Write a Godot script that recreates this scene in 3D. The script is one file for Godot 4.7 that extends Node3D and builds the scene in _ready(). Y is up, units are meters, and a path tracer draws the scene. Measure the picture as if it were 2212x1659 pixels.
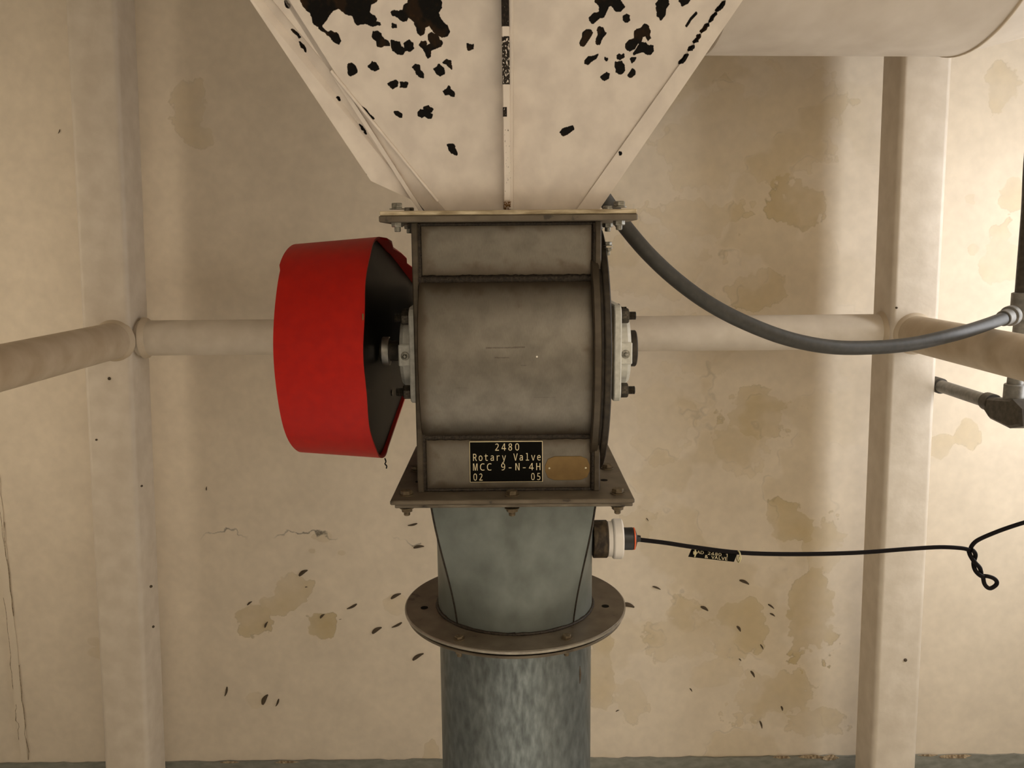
extends Node3D
# A painted hopper over a rotary valve and a galvanised drop pipe, inside its four-legged frame in a cream-painted room.
# Axes: x right, y up, metres; d is the distance ahead of the camera's foot (z = -d).

const WALL_D := 2.56          # face of the back wall
const AXIS_D := 1.372         # axis of valve and pipe
const AXIS_Y := 1.69          # axis of the rotor
var at := Vector3.ZERO        # origin of the thing being built
var taken := {}
var M := {}
var rng := RandomNumberGenerator.new()


func V(x: float, y: float, d: float) -> Vector3:
	return Vector3(x, y, -d)


# ------------------------------------------------------------------ mesh builder
class Mb:
	var v := PackedVector3Array()
	var uv := PackedVector2Array()
	var g := PackedInt32Array()
	var mark := 0
	var next := 1

	func tri(a: Vector3, b: Vector3, c: Vector3, group := -1) -> void:
		v.append(a); v.append(b); v.append(c)
		g.append(group)

	func quad(a: Vector3, b: Vector3, c: Vector3, d: Vector3, group := -1) -> void:
		tri(a, b, c, group)
		tri(a, c, d, group)

	func close() -> void:     # turn the closed shape added last so that its faces look outwards
		var mid := Vector3.ZERO
		for i in range(mark, v.size()):
			mid += v[i]
		mid /= maxf(1.0, v.size() - mark)
		var volume := 0.0
		for i in range(mark, v.size(), 3):
			volume += (v[i] - mid).dot((v[i + 1] - mid).cross(v[i + 2] - mid))
		if volume > 0.0:
			for i in range(mark, v.size(), 3):
				var t := v[i + 1]
				v[i + 1] = v[i + 2]
				v[i + 2] = t
		mark = v.size()

	func loft(rings: Array, group := -1, caps := true, sharp := false) -> Mb:
		for k in rings.size() - 1:
			var a: PackedVector3Array = rings[k]
			var b: PackedVector3Array = rings[k + 1]
			var n := a.size()
			if sharp:
				next += 1
			for i in n:
				var j := (i + 1) % n
				quad(a[i], a[j], b[j], b[i], next if sharp else group)
		if caps:
			for k in [0, rings.size() - 1]:
				var r: PackedVector3Array = rings[k]
				var mid := Vector3.ZERO
				for p in r:
					mid += p
				mid /= r.size()
				for i in r.size():
					if k == 0:
						tri(mid, r[(i + 1) % r.size()], r[i])
					else:
						tri(mid, r[i], r[(i + 1) % r.size()])
		close()
		return self

	func rect(c: Vector3, ex: Vector3, ey: Vector3, cut: float) -> PackedVector3Array:   # rectangle with cut corners
		var ux := ex.normalized() * cut
		var uy := ey.normalized() * cut
		return PackedVector3Array([c - ex + ux - ey, c + ex - ux - ey, c + ex - ey + uy, c + ex + ey - uy, c + ex - ux + ey, c - ex + ux + ey, c - ex + ey - uy, c - ex - ey + uy])

	func box(c: Vector3, size: Vector3, bevel := 0.0015, turn := Basis()) -> Mb:
		var h := size / 2.0
		var b := minf(bevel, minf(h.x, minf(h.y, h.z)) * 0.6)
		var x := turn.x * h.x
		var z := turn.z * h.z
		var y := turn.y
		var xi := turn.x * (h.x - b)
		var zi := turn.z * (h.z - b)
		return loft([rect(c - y * h.y, xi, zi, b * 0.5), rect(c - y * (h.y - b), x, z, b), rect(c + y * (h.y - b), x, z, b), rect(c + y * h.y, xi, zi, b * 0.5)])

	func ring(c: Vector3, ax: Vector3, ay: Vector3, r: float, n: int, start := 0.0) -> PackedVector3Array:
		var out := PackedVector3Array()
		for i in n:
			var t := start + TAU * i / n
			out.append(c + ax * cos(t) * r + ay * sin(t) * r)
		return out

	func sides(axis: Vector3) -> Array:
		var a := axis.normalized()
		var s := a.cross(Vector3.UP if absf(a.y) < 0.9 else Vector3.RIGHT).normalized()
		return [s, a.cross(s).normalized()]

	func lathe(c: Vector3, axis: Vector3, profile: Array, n := 32, sharp := true, start := 0.0) -> Mb:   # profile: Vector2(radius, height along the axis)
		var a := axis.normalized()
		var s := sides(a)
		var rings := []
		for p in profile:
			rings.append(ring(c + a * p.y, s[0], s[1], maxf(p.x, 0.00001), n, start))
		next += 1
		return loft(rings, next, true, sharp)

	func rod(a: Vector3, b: Vector3, r: float, n := 24, bevel := 0.001) -> Mb:
		var l := (b - a).length()
		var e := minf(bevel, minf(r, l) * 0.4)
		return lathe(a, b - a, [Vector2(r - e, 0), Vector2(r, e), Vector2(r, l - e), Vector2(r - e, l)], n)

	func hexagon(a: Vector3, b: Vector3, r: float, turn := 0.0) -> Mb:
		var l := (b - a).length()
		var ax := (b - a).normalized()
		var s := sides(ax)
		var rings := []
		for p in [Vector2(r * 0.9, 0), Vector2(r, l * 0.12), Vector2(r, l * 0.85), Vector2(r * 0.88, l)]:
			rings.append(ring(a + ax * p.y, s[0], s[1], p.x, 6, turn))
		return loft(rings)

	func tube(path: PackedVector3Array, r: float, n := 16, radii := PackedFloat32Array()) -> Mb:
		var rings := []
		var t0 := (path[1] - path[0]).normalized()
		var s: Vector3 = sides(t0)[0]
		for i in path.size():
			var t := (path[mini(i + 1, path.size() - 1)] - path[maxi(i - 1, 0)]).normalized()
			s = (s - t * s.dot(t)).normalized()
			rings.append(ring(path[i], s, t.cross(s).normalized(), radii[i] if radii.size() else r, n))
		next += 1
		return loft(rings, next)

	func plate(outline: PackedVector2Array, o: Vector3, ax: Vector3, ay: Vector3, depth: Vector3, bevel := 0.001, smooth := false) -> Mb:   # an outline in the plane ax, ay, made thick along depth
		var b := minf(bevel, depth.length() * 0.4)
		var small := outline
		if b > 0.0:
			var shrunk := Geometry2D.offset_polygon(outline, -b, Geometry2D.JOIN_MITER)
			if shrunk.size() and shrunk[0].size() == outline.size():
				var first := 0       # offset_polygon may start elsewhere
				for i in shrunk[0].size():
					if shrunk[0][i].distance_to(outline[0]) < shrunk[0][first].distance_to(outline[0]):
						first = i
				var same := PackedVector2Array()
				for i in shrunk[0].size():
					same.append(shrunk[0][(first + i) % shrunk[0].size()])
				if same[1].distance_to(outline[1]) < b * 4.0:
					small = same
		var n := depth.normalized()
		var rings := []
		for e in [[small, 0.0], [outline, b], [outline, depth.length() - b], [small, depth.length()]]:
			var r := PackedVector3Array()
			for p in e[0]:
				r.append(o + ax * p.x + ay * p.y + n * e[1])
			rings.append(r)
		for k in 3:
			next += 1
			for i in outline.size():
				var j := (i + 1) % outline.size()
				quad(rings[k][i], rings[k][j], rings[k + 1][j], rings[k + 1][i], next if smooth else -1)
		var index := Geometry2D.triangulate_polygon(small)
		var clock := Geometry2D.is_polygon_clockwise(outline)
		for i in range(0, index.size(), 3):
			# both caps, wound to agree with the side bands
			var p := small[index[i]]
			var q := small[index[i + 1]]
			var w := small[index[i + 2]]
			var left := (q - p).cross(w - p) > 0.0
			var a := index[i]
			var c := index[i + 1]
			var d := index[i + 2]
			if left == clock:
				c = index[i + 2]
				d = index[i + 1]
			tri(rings[0][a], rings[0][d], rings[0][c])
			tri(rings[3][a], rings[3][c], rings[3][d])
		close()
		return self

	func mesh(origin := Vector3.ZERO, map := []) -> ArrayMesh:
		var st := SurfaceTool.new()
		st.begin(Mesh.PRIMITIVE_TRIANGLES)
		for i in v.size():
			if i % 3 == 0:
				st.set_smooth_group(g[i / 3])
			if map.size():
				st.set_uv(Vector2((v[i].x - map[0]) / map[2], 1.0 - (v[i].y - map[1]) / map[3]))
			st.add_vertex(v[i] - origin)
		st.generate_normals()
		return st.commit()

# ------------------------------------------------------------------ things, parts, tags
func numbered(called: String) -> String:
	taken[called] = taken.get(called, 0) + 1
	return called if taken[called] == 1 else "%s_%03d" % [called, taken[called] - 1]


func tag(o: Node3D, label: String, category: String, group := "") -> void:
	o.set_meta("label", label)
	o.set_meta("category", category)
	if group:
		o.set_meta("group", group)


func thing(called: String, label: String, category: String, where: Vector3, group := "") -> Node3D:
	var o := Node3D.new()
	o.name = numbered(called)
	o.position = where
	add_child(o, true)
	tag(o, label, category, group)
	at = where
	return o


func part(called: String, m: Mb, material: Material, parent: Node3D, map := []) -> MeshInstance3D:
	var o := MeshInstance3D.new()
	o.name = called
	o.mesh = m.mesh(at, map)
	o.material_override = material
	o.cast_shadow = GeometryInstance3D.SHADOW_CASTING_SETTING_ON
	parent.add_child(o, true)
	return o


func put(called: String, mesh: Mesh, material: Material, parent: Node3D, where: Vector3, turn := Basis()) -> MeshInstance3D:   # a shared mesh
	var o := MeshInstance3D.new()
	o.name = called
	o.mesh = mesh
	o.material_override = material
	o.transform = Transform3D(turn, where - at)
	parent.add_child(o, true)
	return o


func structure(called: String, m: Mb, material: Material, map := []) -> MeshInstance3D:
	at = Vector3.ZERO
	var o := part(called, m, material, self, map)
	o.set_meta("kind", "structure")
	return o


func arc(points: PackedVector3Array, steps := 6) -> PackedVector3Array:   # a smooth line through the points
	var out := PackedVector3Array()
	for i in points.size() - 1:
		var a := points[maxi(i - 1, 0)]
		var d := points[mini(i + 2, points.size() - 1)]
		for k in steps:
			out.append(points[i].cubic_interpolate(points[i + 1], a, d, float(k) / steps))
	out.append(points[points.size() - 1])
	return out


# ------------------------------------------------------------------ materials
func noise_map(seed_: int, frequency: float, dark: Color, light: Color, contrast := 1.0, kind := FastNoiseLite.TYPE_SIMPLEX_SMOOTH, normal := false, speck := Color.TRANSPARENT) -> NoiseTexture2D:
	var n := FastNoiseLite.new()
	n.seed = seed_
	n.noise_type = kind
	n.frequency = frequency
	n.fractal_octaves = 5
	var t := NoiseTexture2D.new()
	t.width = 512
	t.height = 512
	t.seamless = true
	t.noise = n
	if normal:
		t.as_normal_map = true
		t.bump_strength = contrast
	else:
		var ramp := Gradient.new()
		ramp.set_color(0, dark)
		ramp.set_color(1, light)
		ramp.set_offset(0, 0.5 - 0.5 * contrast)
		ramp.set_offset(1, 0.5 + 0.5 * contrast)
		if speck.a > 0.0:      # the lowest of the noise shows as small dark marks
			ramp.add_point(0.19, dark)
			ramp.set_color(0, speck)
			ramp.set_offset(0, 0.13)
		t.color_ramp = ramp
	return t


func mottled(called: String, dark: Color, light: Color, per_metre: Vector3, rough: float, metal := 0.0, seed_ := 1, frequency := 0.012, contrast := 0.7, kind := FastNoiseLite.TYPE_SIMPLEX_SMOOTH, speck := Color.TRANSPARENT) -> StandardMaterial3D:
	var m := StandardMaterial3D.new()
	m.resource_name = called
	m.albedo_texture = noise_map(seed_, frequency, dark, light, contrast, kind, false, speck)
	m.uv1_triplanar = true
	m.uv1_scale = per_metre
	m.roughness = rough
	m.metallic = metal
	M[called] = m
	return m


func flat(called: String, color: Color, rough: float, metal := 0.0) -> StandardMaterial3D:
	var m := StandardMaterial3D.new()
	m.resource_name = called
	m.albedo_color = color
	m.roughness = rough
	m.metallic = metal
	M[called] = m
	return m


func bumpy(m: StandardMaterial3D, seed_: int, frequency: float, strength: float) -> void:
	m.normal_enabled = true
	m.normal_texture = noise_map(seed_, frequency, Color.BLACK, Color.WHITE, strength, FastNoiseLite.TYPE_SIMPLEX_SMOOTH, true)


func make_materials() -> void:
	bumpy(mottled("cream_frame_paint", Color8(198, 184, 164), Color8(212, 199, 180), Vector3(2, 2, 2), 0.5, 0.0, 3), 31, 0.03, 0.35)
	bumpy(mottled("dusty_tube_paint", Color8(176, 156, 128), Color8(206, 190, 166), Vector3(2, 2, 2), 0.6, 0.0, 5, 0.010, 1.0), 31, 0.03, 0.35)
	mottled("duct_paint", Color8(196, 182, 164), Color8(210, 197, 180), Vector3(1.5, 1.5, 1.5), 0.45, 0.0, 4)
	mottled("hopper_paint", Color8(211, 199, 187), Color8(224, 212, 199), Vector3(3, 3, 3), 0.5, 0.0, 6)
	mottled("dirty_flange_paint", Color8(132, 114, 84), Color8(206, 190, 160), Vector3(3, 12, 3), 0.6, 0.0, 7, 0.012, 0.7)
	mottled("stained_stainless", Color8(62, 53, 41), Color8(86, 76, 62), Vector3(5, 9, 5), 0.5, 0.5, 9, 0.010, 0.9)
	bumpy(mottled("weld_bead", Color8(28, 22, 15), Color8(60, 50, 38), Vector3(16, 16, 16), 0.55, 0.5, 10, 0.02, 0.7), 32, 0.04, 6.0)
	mottled("dull_flange_steel", Color8(88, 77, 62), Color8(108, 97, 81), Vector3(4, 4, 4), 0.45, 0.35, 11, 0.010, 0.9, FastNoiseLite.TYPE_SIMPLEX_SMOOTH, Color8(58, 49, 38))
	mottled("flange_edge", Color8(84, 74, 60), Color8(122, 112, 97), Vector3(3, 14, 3), 0.55, 0.4, 37, 0.014, 0.9, FastNoiseLite.TYPE_SIMPLEX_SMOOTH, Color8(44, 36, 28))
	mottled("rolled_edge", Color8(128, 120, 108), Color8(168, 160, 146), Vector3(8, 8, 8), 0.4, 0.6, 36, 0.012, 0.9)
	mottled("dark_cast_steel", Color8(38, 32, 24), Color8(70, 60, 47), Vector3(10, 10, 10), 0.6, 0.4, 12, 0.014, 0.8)
	mottled("bright_steel", Color8(150, 146, 138), Color8(205, 200, 190), Vector3(8, 8, 8), 0.35, 0.9, 13)
	mottled("zinc_bolt", Color8(112, 108, 98), Color8(160, 156, 145), Vector3(30, 30, 30), 0.45, 0.7, 14)
	mottled("brown_bolt", Color8(84, 71, 52), Color8(118, 103, 80), Vector3(30, 30, 30), 0.55, 0.5, 15)
	mottled("dark_bolt", Color8(52, 46, 38), Color8(92, 84, 72), Vector3(30, 30, 30), 0.5, 0.6, 16)
	mottled("galvanised_chute", Color8(92, 96, 90), Color8(124, 129, 123), Vector3(3, 2.2, 3), 0.46, 0.45, 17, 0.012, 1.0)
	mottled("galvanised_pipe", Color8(80, 84, 83), Color8(138, 144, 142), Vector3(5, 1.6, 5), 0.38, 0.7, 18, 0.03, 1.0)
	mottled("red_guard", Color8(160, 15, 3), Color8(174, 21, 4), Vector3(6, 6, 6), 0.5, 0.0, 19).metallic_specular = 0.35
	mottled("black_plate", Color8(14, 12, 9), Color8(20, 18, 14), Vector3(6, 6, 6), 0.4, 0.0, 20).metallic_specular = 0.1
	mottled("bearing_white", Color8(192, 189, 178), Color8(214, 211, 200), Vector3(14, 14, 14), 0.45, 0.0, 21)
	mottled("brown_nipple", Color8(34, 25, 16), Color8(92, 76, 54), Vector3(12, 7, 12), 0.6, 0.3, 22, 0.012, 0.5)
	flat("white_plastic", Color8(226, 218, 208), 0.4)
	flat("black_plastic", Color8(26, 24, 22), 0.45)
	flat("orange_ring", Color8(226, 96, 46), 0.4)
	flat("black_cable", Color8(24, 20, 20), 0.6).metallic_specular = 0.2
	mottled("grey_hose", Color8(54, 52, 47), Color8(70, 67, 61), Vector3(10, 10, 10), 0.55, 0.0, 23)
	mottled("grey_conduit", Color8(104, 101, 94), Color8(136, 132, 124), Vector3(8, 8, 8), 0.5, 0.2, 24)
	mottled("dark_conduit", Color8(52, 46, 38), Color8(82, 75, 64), Vector3(8, 8, 8), 0.55, 0.2, 25)
	flat("plate_black", Color8(13, 12, 9), 0.6).metallic_specular = 0.15
	flat("engraving", Color8(222, 206, 166), 0.6)
	mottled("brass", Color8(110, 85, 44), Color8(122, 96, 52), Vector3(6, 6, 6), 0.5, 0.3, 26)
	flat("rivet", Color8(226, 214, 184), 0.35, 0.6)
	mottled("mud", Color8(58, 46, 31), Color8(92, 76, 54), Vector3(60, 60, 60), 0.8, 0.0, 27)
	mottled("old_crack", Color8(84, 66, 44), Color8(176, 156, 126), Vector3(9, 9, 9), 0.8, 0.0, 34, 0.02, 0.5)
	mottled("grey_curb", Color8(118, 116, 104), Color8(138, 136, 124), Vector3(3, 6, 3), 0.7, 0.0, 28)
	mottled("old_caulk", Color8(120, 100, 74), Color8(196, 176, 144), Vector3(9, 4, 9), 0.8, 0.0, 29, 0.02, 0.5)
	mottled("cream_wall", Color8(218, 203, 180), Color8(218, 203, 180), Vector3(2, 2, 2), 0.8, 0.0, 30)
	mottled("plain_wall", Color8(206, 202, 194), Color8(206, 202, 194), Vector3(2, 2, 2), 0.8, 0.0, 35)
	mottled("concrete", Color8(160, 160, 158), Color8(186, 186, 184), Vector3(1, 1, 1), 0.8, 0.0, 33)
	flat("tie_plastic", Color8(196, 184, 140), 0.5)
	var glow := flat("lamp_diffuser", Color8(255, 246, 230), 0.4)
	glow.emission_enabled = true
	glow.emission = Color8(255, 240, 215)
	glow.emission_energy_multiplier = 1.0
	flat("lamp_housing", Color8(225, 225, 220), 0.4)


# ------------------------------------------------------------------ the wall's paint: stains (upper right with painted shade), tide marks, hairline cracks
const WX := -1.75
const WY := 0.2
const WW := 3.5
const WH := 2.36


func wall_material() -> StandardMaterial3D:
	var w := 1750
	var h := 1180
	var base := [218, 203, 180]
	var n1 := FastNoiseLite.new()
	n1.seed = 11
	n1.frequency = 0.004
	n1.fractal_octaves = 5
	var n2 := FastNoiseLite.new()
	n2.seed = 12
	n2.frequency = 0.012
	n2.fractal_octaves = 4
	var n3 := FastNoiseLite.new()
	n3.seed = 13
	n3.frequency = 0.05
	n3.fractal_octaves = 4
	var a := n1.get_image(w, h, false, false, false).get_data()
	var b := n2.get_image(w, h, false, false, false).get_data()
	var f := n3.get_image(w, h, false, false, false).get_data()
	var low := n1.get_image(w, h, true, false, false).get_data()
	var stain_and_shade := PackedFloat32Array()
	stain_and_shade.resize(w * h)
	var rim := PackedFloat32Array()
	rim.resize(w * h)
	var k := w / WW
	for s in [[0.8227, 1.9608, 0.0808, 0.0741, 0.8], [0.9135, 0.7174, 0.0889, 0.128, 1], [0.7316, 1.3564, 0.1145, 0.0674, 0.7], [0.6798, 1.2586, 0.0808, 0.0808, 0.3], [0.6694, 0.6895, 0.1011, 0.0876, 0.6], [0.8276, 1.0138, 0.0808, 0.0674, 0.8], [0.5274, 0.6606, 0.1078, 0.0943, 0.45], [0.2712, 0.541, 0.0404, 0.1482, 0.7], [0.4221, 1.8072, 0.1482, 0.1213, 0.35], [0.5994, 2.1422, 0.1617, 0.1482, 0.3], [0.7799, 2.2038, 0.1482, 0.1617, 0.35], [0.5264, 1.9113, 0.1213, 0.0674, 0.45], [0.7186, 1.7249, 0.0808, 0.0539, 0.5], [0.6167, 1.5368, 0.1617, 0.0539, 0.2], [0.4438, 1.345, 0.0808, 0.1482, 0.25], [0.3797, 1.0178, 0.0539, 0.0539, 0.4], [0.792, 0.4591, 0.1347, 0.0808, 0.5], [0.943, 0.9398, 0.0674, 0.0808, 0.5], [0.4253, 1.62, 0.1078, 0.0539, 0.3], [0.6169, 0.5224, 0.0943, 0.0539, 0.4], [0.9407, 0.3643, 0.0808, 0.0539, 0.5], [0.3584, 0.4631, 0.0539, 0.0674, 0.5], [-0.8042, 0.7332, 0.0512, 0.0539, 1], [-0.6822, 0.8143, 0.062, 0.0566, 0.9], [-0.7383, 0.7701, 0.0539, 0.0337, 0.8], [-0.5965, 0.6982, 0.0485, 0.0458, 1], [-0.8949, 2.2367, 0.0485, 0.0741, 0.45], [-0.876, 2.1673, 0.0404, 0.0337, 0.4], [-0.3553, 0.7591, 0.0404, 0.0296, 0.4], [-0.5732, 0.9828, 0.0337, 0.0162, 0.4], [-0.6144, 0.9393, 0.0135, 0.0108, 0.7], [-0.5218, 0.934, 0.0162, 0.0094, 0.6], [-0.7979, 0.4507, 0.0539, 0.0243, 0.35], [-1.2974, 0.6168, 0.0296, 0.0189, 0.4], [-1.3014, 0.6548, 0.0243, 0.0162, 0.4], [-0.2673, 0.2654, 0.0269, 0.0404, 0.6], [1.4093, 1.8119, 0.062, 0.0835, 0.55], [1.3345, 1.8323, 0.0243, 0.0189, 0.5], [1.3799, 2.2738, 0.0512, 0.0701, 0.5], [1.3125, 1.9696, 0.0269, 0.0269, 0.45], [1.4281, 1.9944, 0.035, 0.0539, 0.45], [1.3531, 1.2948, 0.035, 0.0458, 0.5], [1.2738, 1.2462, 0.035, 0.0404, 0.45]]:  # faint broad patches at upper right: stain and the leg's shadow painted together
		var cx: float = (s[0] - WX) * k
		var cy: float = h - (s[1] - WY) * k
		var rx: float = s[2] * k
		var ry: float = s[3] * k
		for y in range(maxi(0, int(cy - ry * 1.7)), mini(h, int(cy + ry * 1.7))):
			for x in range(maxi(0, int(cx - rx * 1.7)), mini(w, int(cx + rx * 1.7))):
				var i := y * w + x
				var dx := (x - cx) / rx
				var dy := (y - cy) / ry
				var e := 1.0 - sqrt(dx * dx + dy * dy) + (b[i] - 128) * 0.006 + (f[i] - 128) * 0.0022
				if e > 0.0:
					stain_and_shade[i] = maxf(stain_and_shade[i], 0.8 * s[4] * minf(1.0, e * 14.0) * (0.66 + (a[i] - 128) * 0.004 + (b[i] - 128) * 0.003))
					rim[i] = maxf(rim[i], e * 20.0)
	var out := PackedByteArray()
	out.resize(w * h * 3)
	var relief := PackedByteArray()
	relief.resize(w * h)
	var o := 0
	for y in h:
		var wy := WY + (h - y) / k
		for x in w:
			var i := y * w + x
			var wx := WX + x / k
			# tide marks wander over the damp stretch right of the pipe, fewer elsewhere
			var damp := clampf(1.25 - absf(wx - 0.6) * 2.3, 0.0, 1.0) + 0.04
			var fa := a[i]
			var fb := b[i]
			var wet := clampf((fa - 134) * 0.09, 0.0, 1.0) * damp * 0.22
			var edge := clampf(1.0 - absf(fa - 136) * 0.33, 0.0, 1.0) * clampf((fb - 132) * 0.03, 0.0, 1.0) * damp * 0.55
			var t := stain_and_shade[i] + wet
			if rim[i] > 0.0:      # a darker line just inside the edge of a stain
				rim[i] = minf(1.0, stain_and_shade[i] * 1.6) * clampf(1.0 - absf(rim[i] - 0.8) * 1.1, 0.0, 1.0) * clampf((fb - 96) * 0.02, 0.0, 1.0)
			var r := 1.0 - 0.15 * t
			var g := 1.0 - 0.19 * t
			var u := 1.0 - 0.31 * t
			var dark := 1.0 - 0.2 * rim[i] - 0.14 * edge
			var grain := 1.0 + (f[i] - 128) * 0.0002 + (fb - 128) * 0.00025
			# a hairline crack at waist height on the left
			var line := wy - (0.995 + (fb - 128) * 0.00035 + (f[i] - 128) * 0.0001 - 0.035 * clampf((wx + 0.65) * 2.0, 0.0, 1.0))
			if wx > -1.0 and wx < -0.28:
				dark -= 0.5 * clampf(1.0 - absf(line) * 300.0, 0.0, 1.0) * clampf((fa - 108) * 0.03, 0.0, 1.0)
			var q := dark * grain
			out[o] = clampi(int(base[0] * r * q), 0, 255)
			out[o + 1] = clampi(int(base[1] * g * q), 0, 255)
			out[o + 2] = clampi(int(base[2] * u * q), 0, 255)
			o += 3
			relief[i] = clampi(int(150 + (fa - 128) * 0.5 + (f[i] - 128) * 0.12 - 40 * rim[i] + (14 if fa > 136 and damp > 0.3 else 0)), 0, 255)
	var m := StandardMaterial3D.new()
	m.resource_name = "stained_shaded_wall_paint"
	m.albedo_texture = ImageTexture.create_from_image(Image.create_from_data(w, h, false, Image.FORMAT_RGB8, out))
	m.texture_repeat = false
	m.roughness = 0.75
	m.heightmap_enabled = true
	m.heightmap_texture = ImageTexture.create_from_image(Image.create_from_data(w, h, false, Image.FORMAT_L8, relief))
	m.heightmap_scale = 0.05
	M["wall"] = m
	return m


# ------------------------------------------------------------------ the hopper's chipped paint
const HX := -0.36
const HY := 1.887
const HW := 0.72
const HH := 0.36


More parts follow.
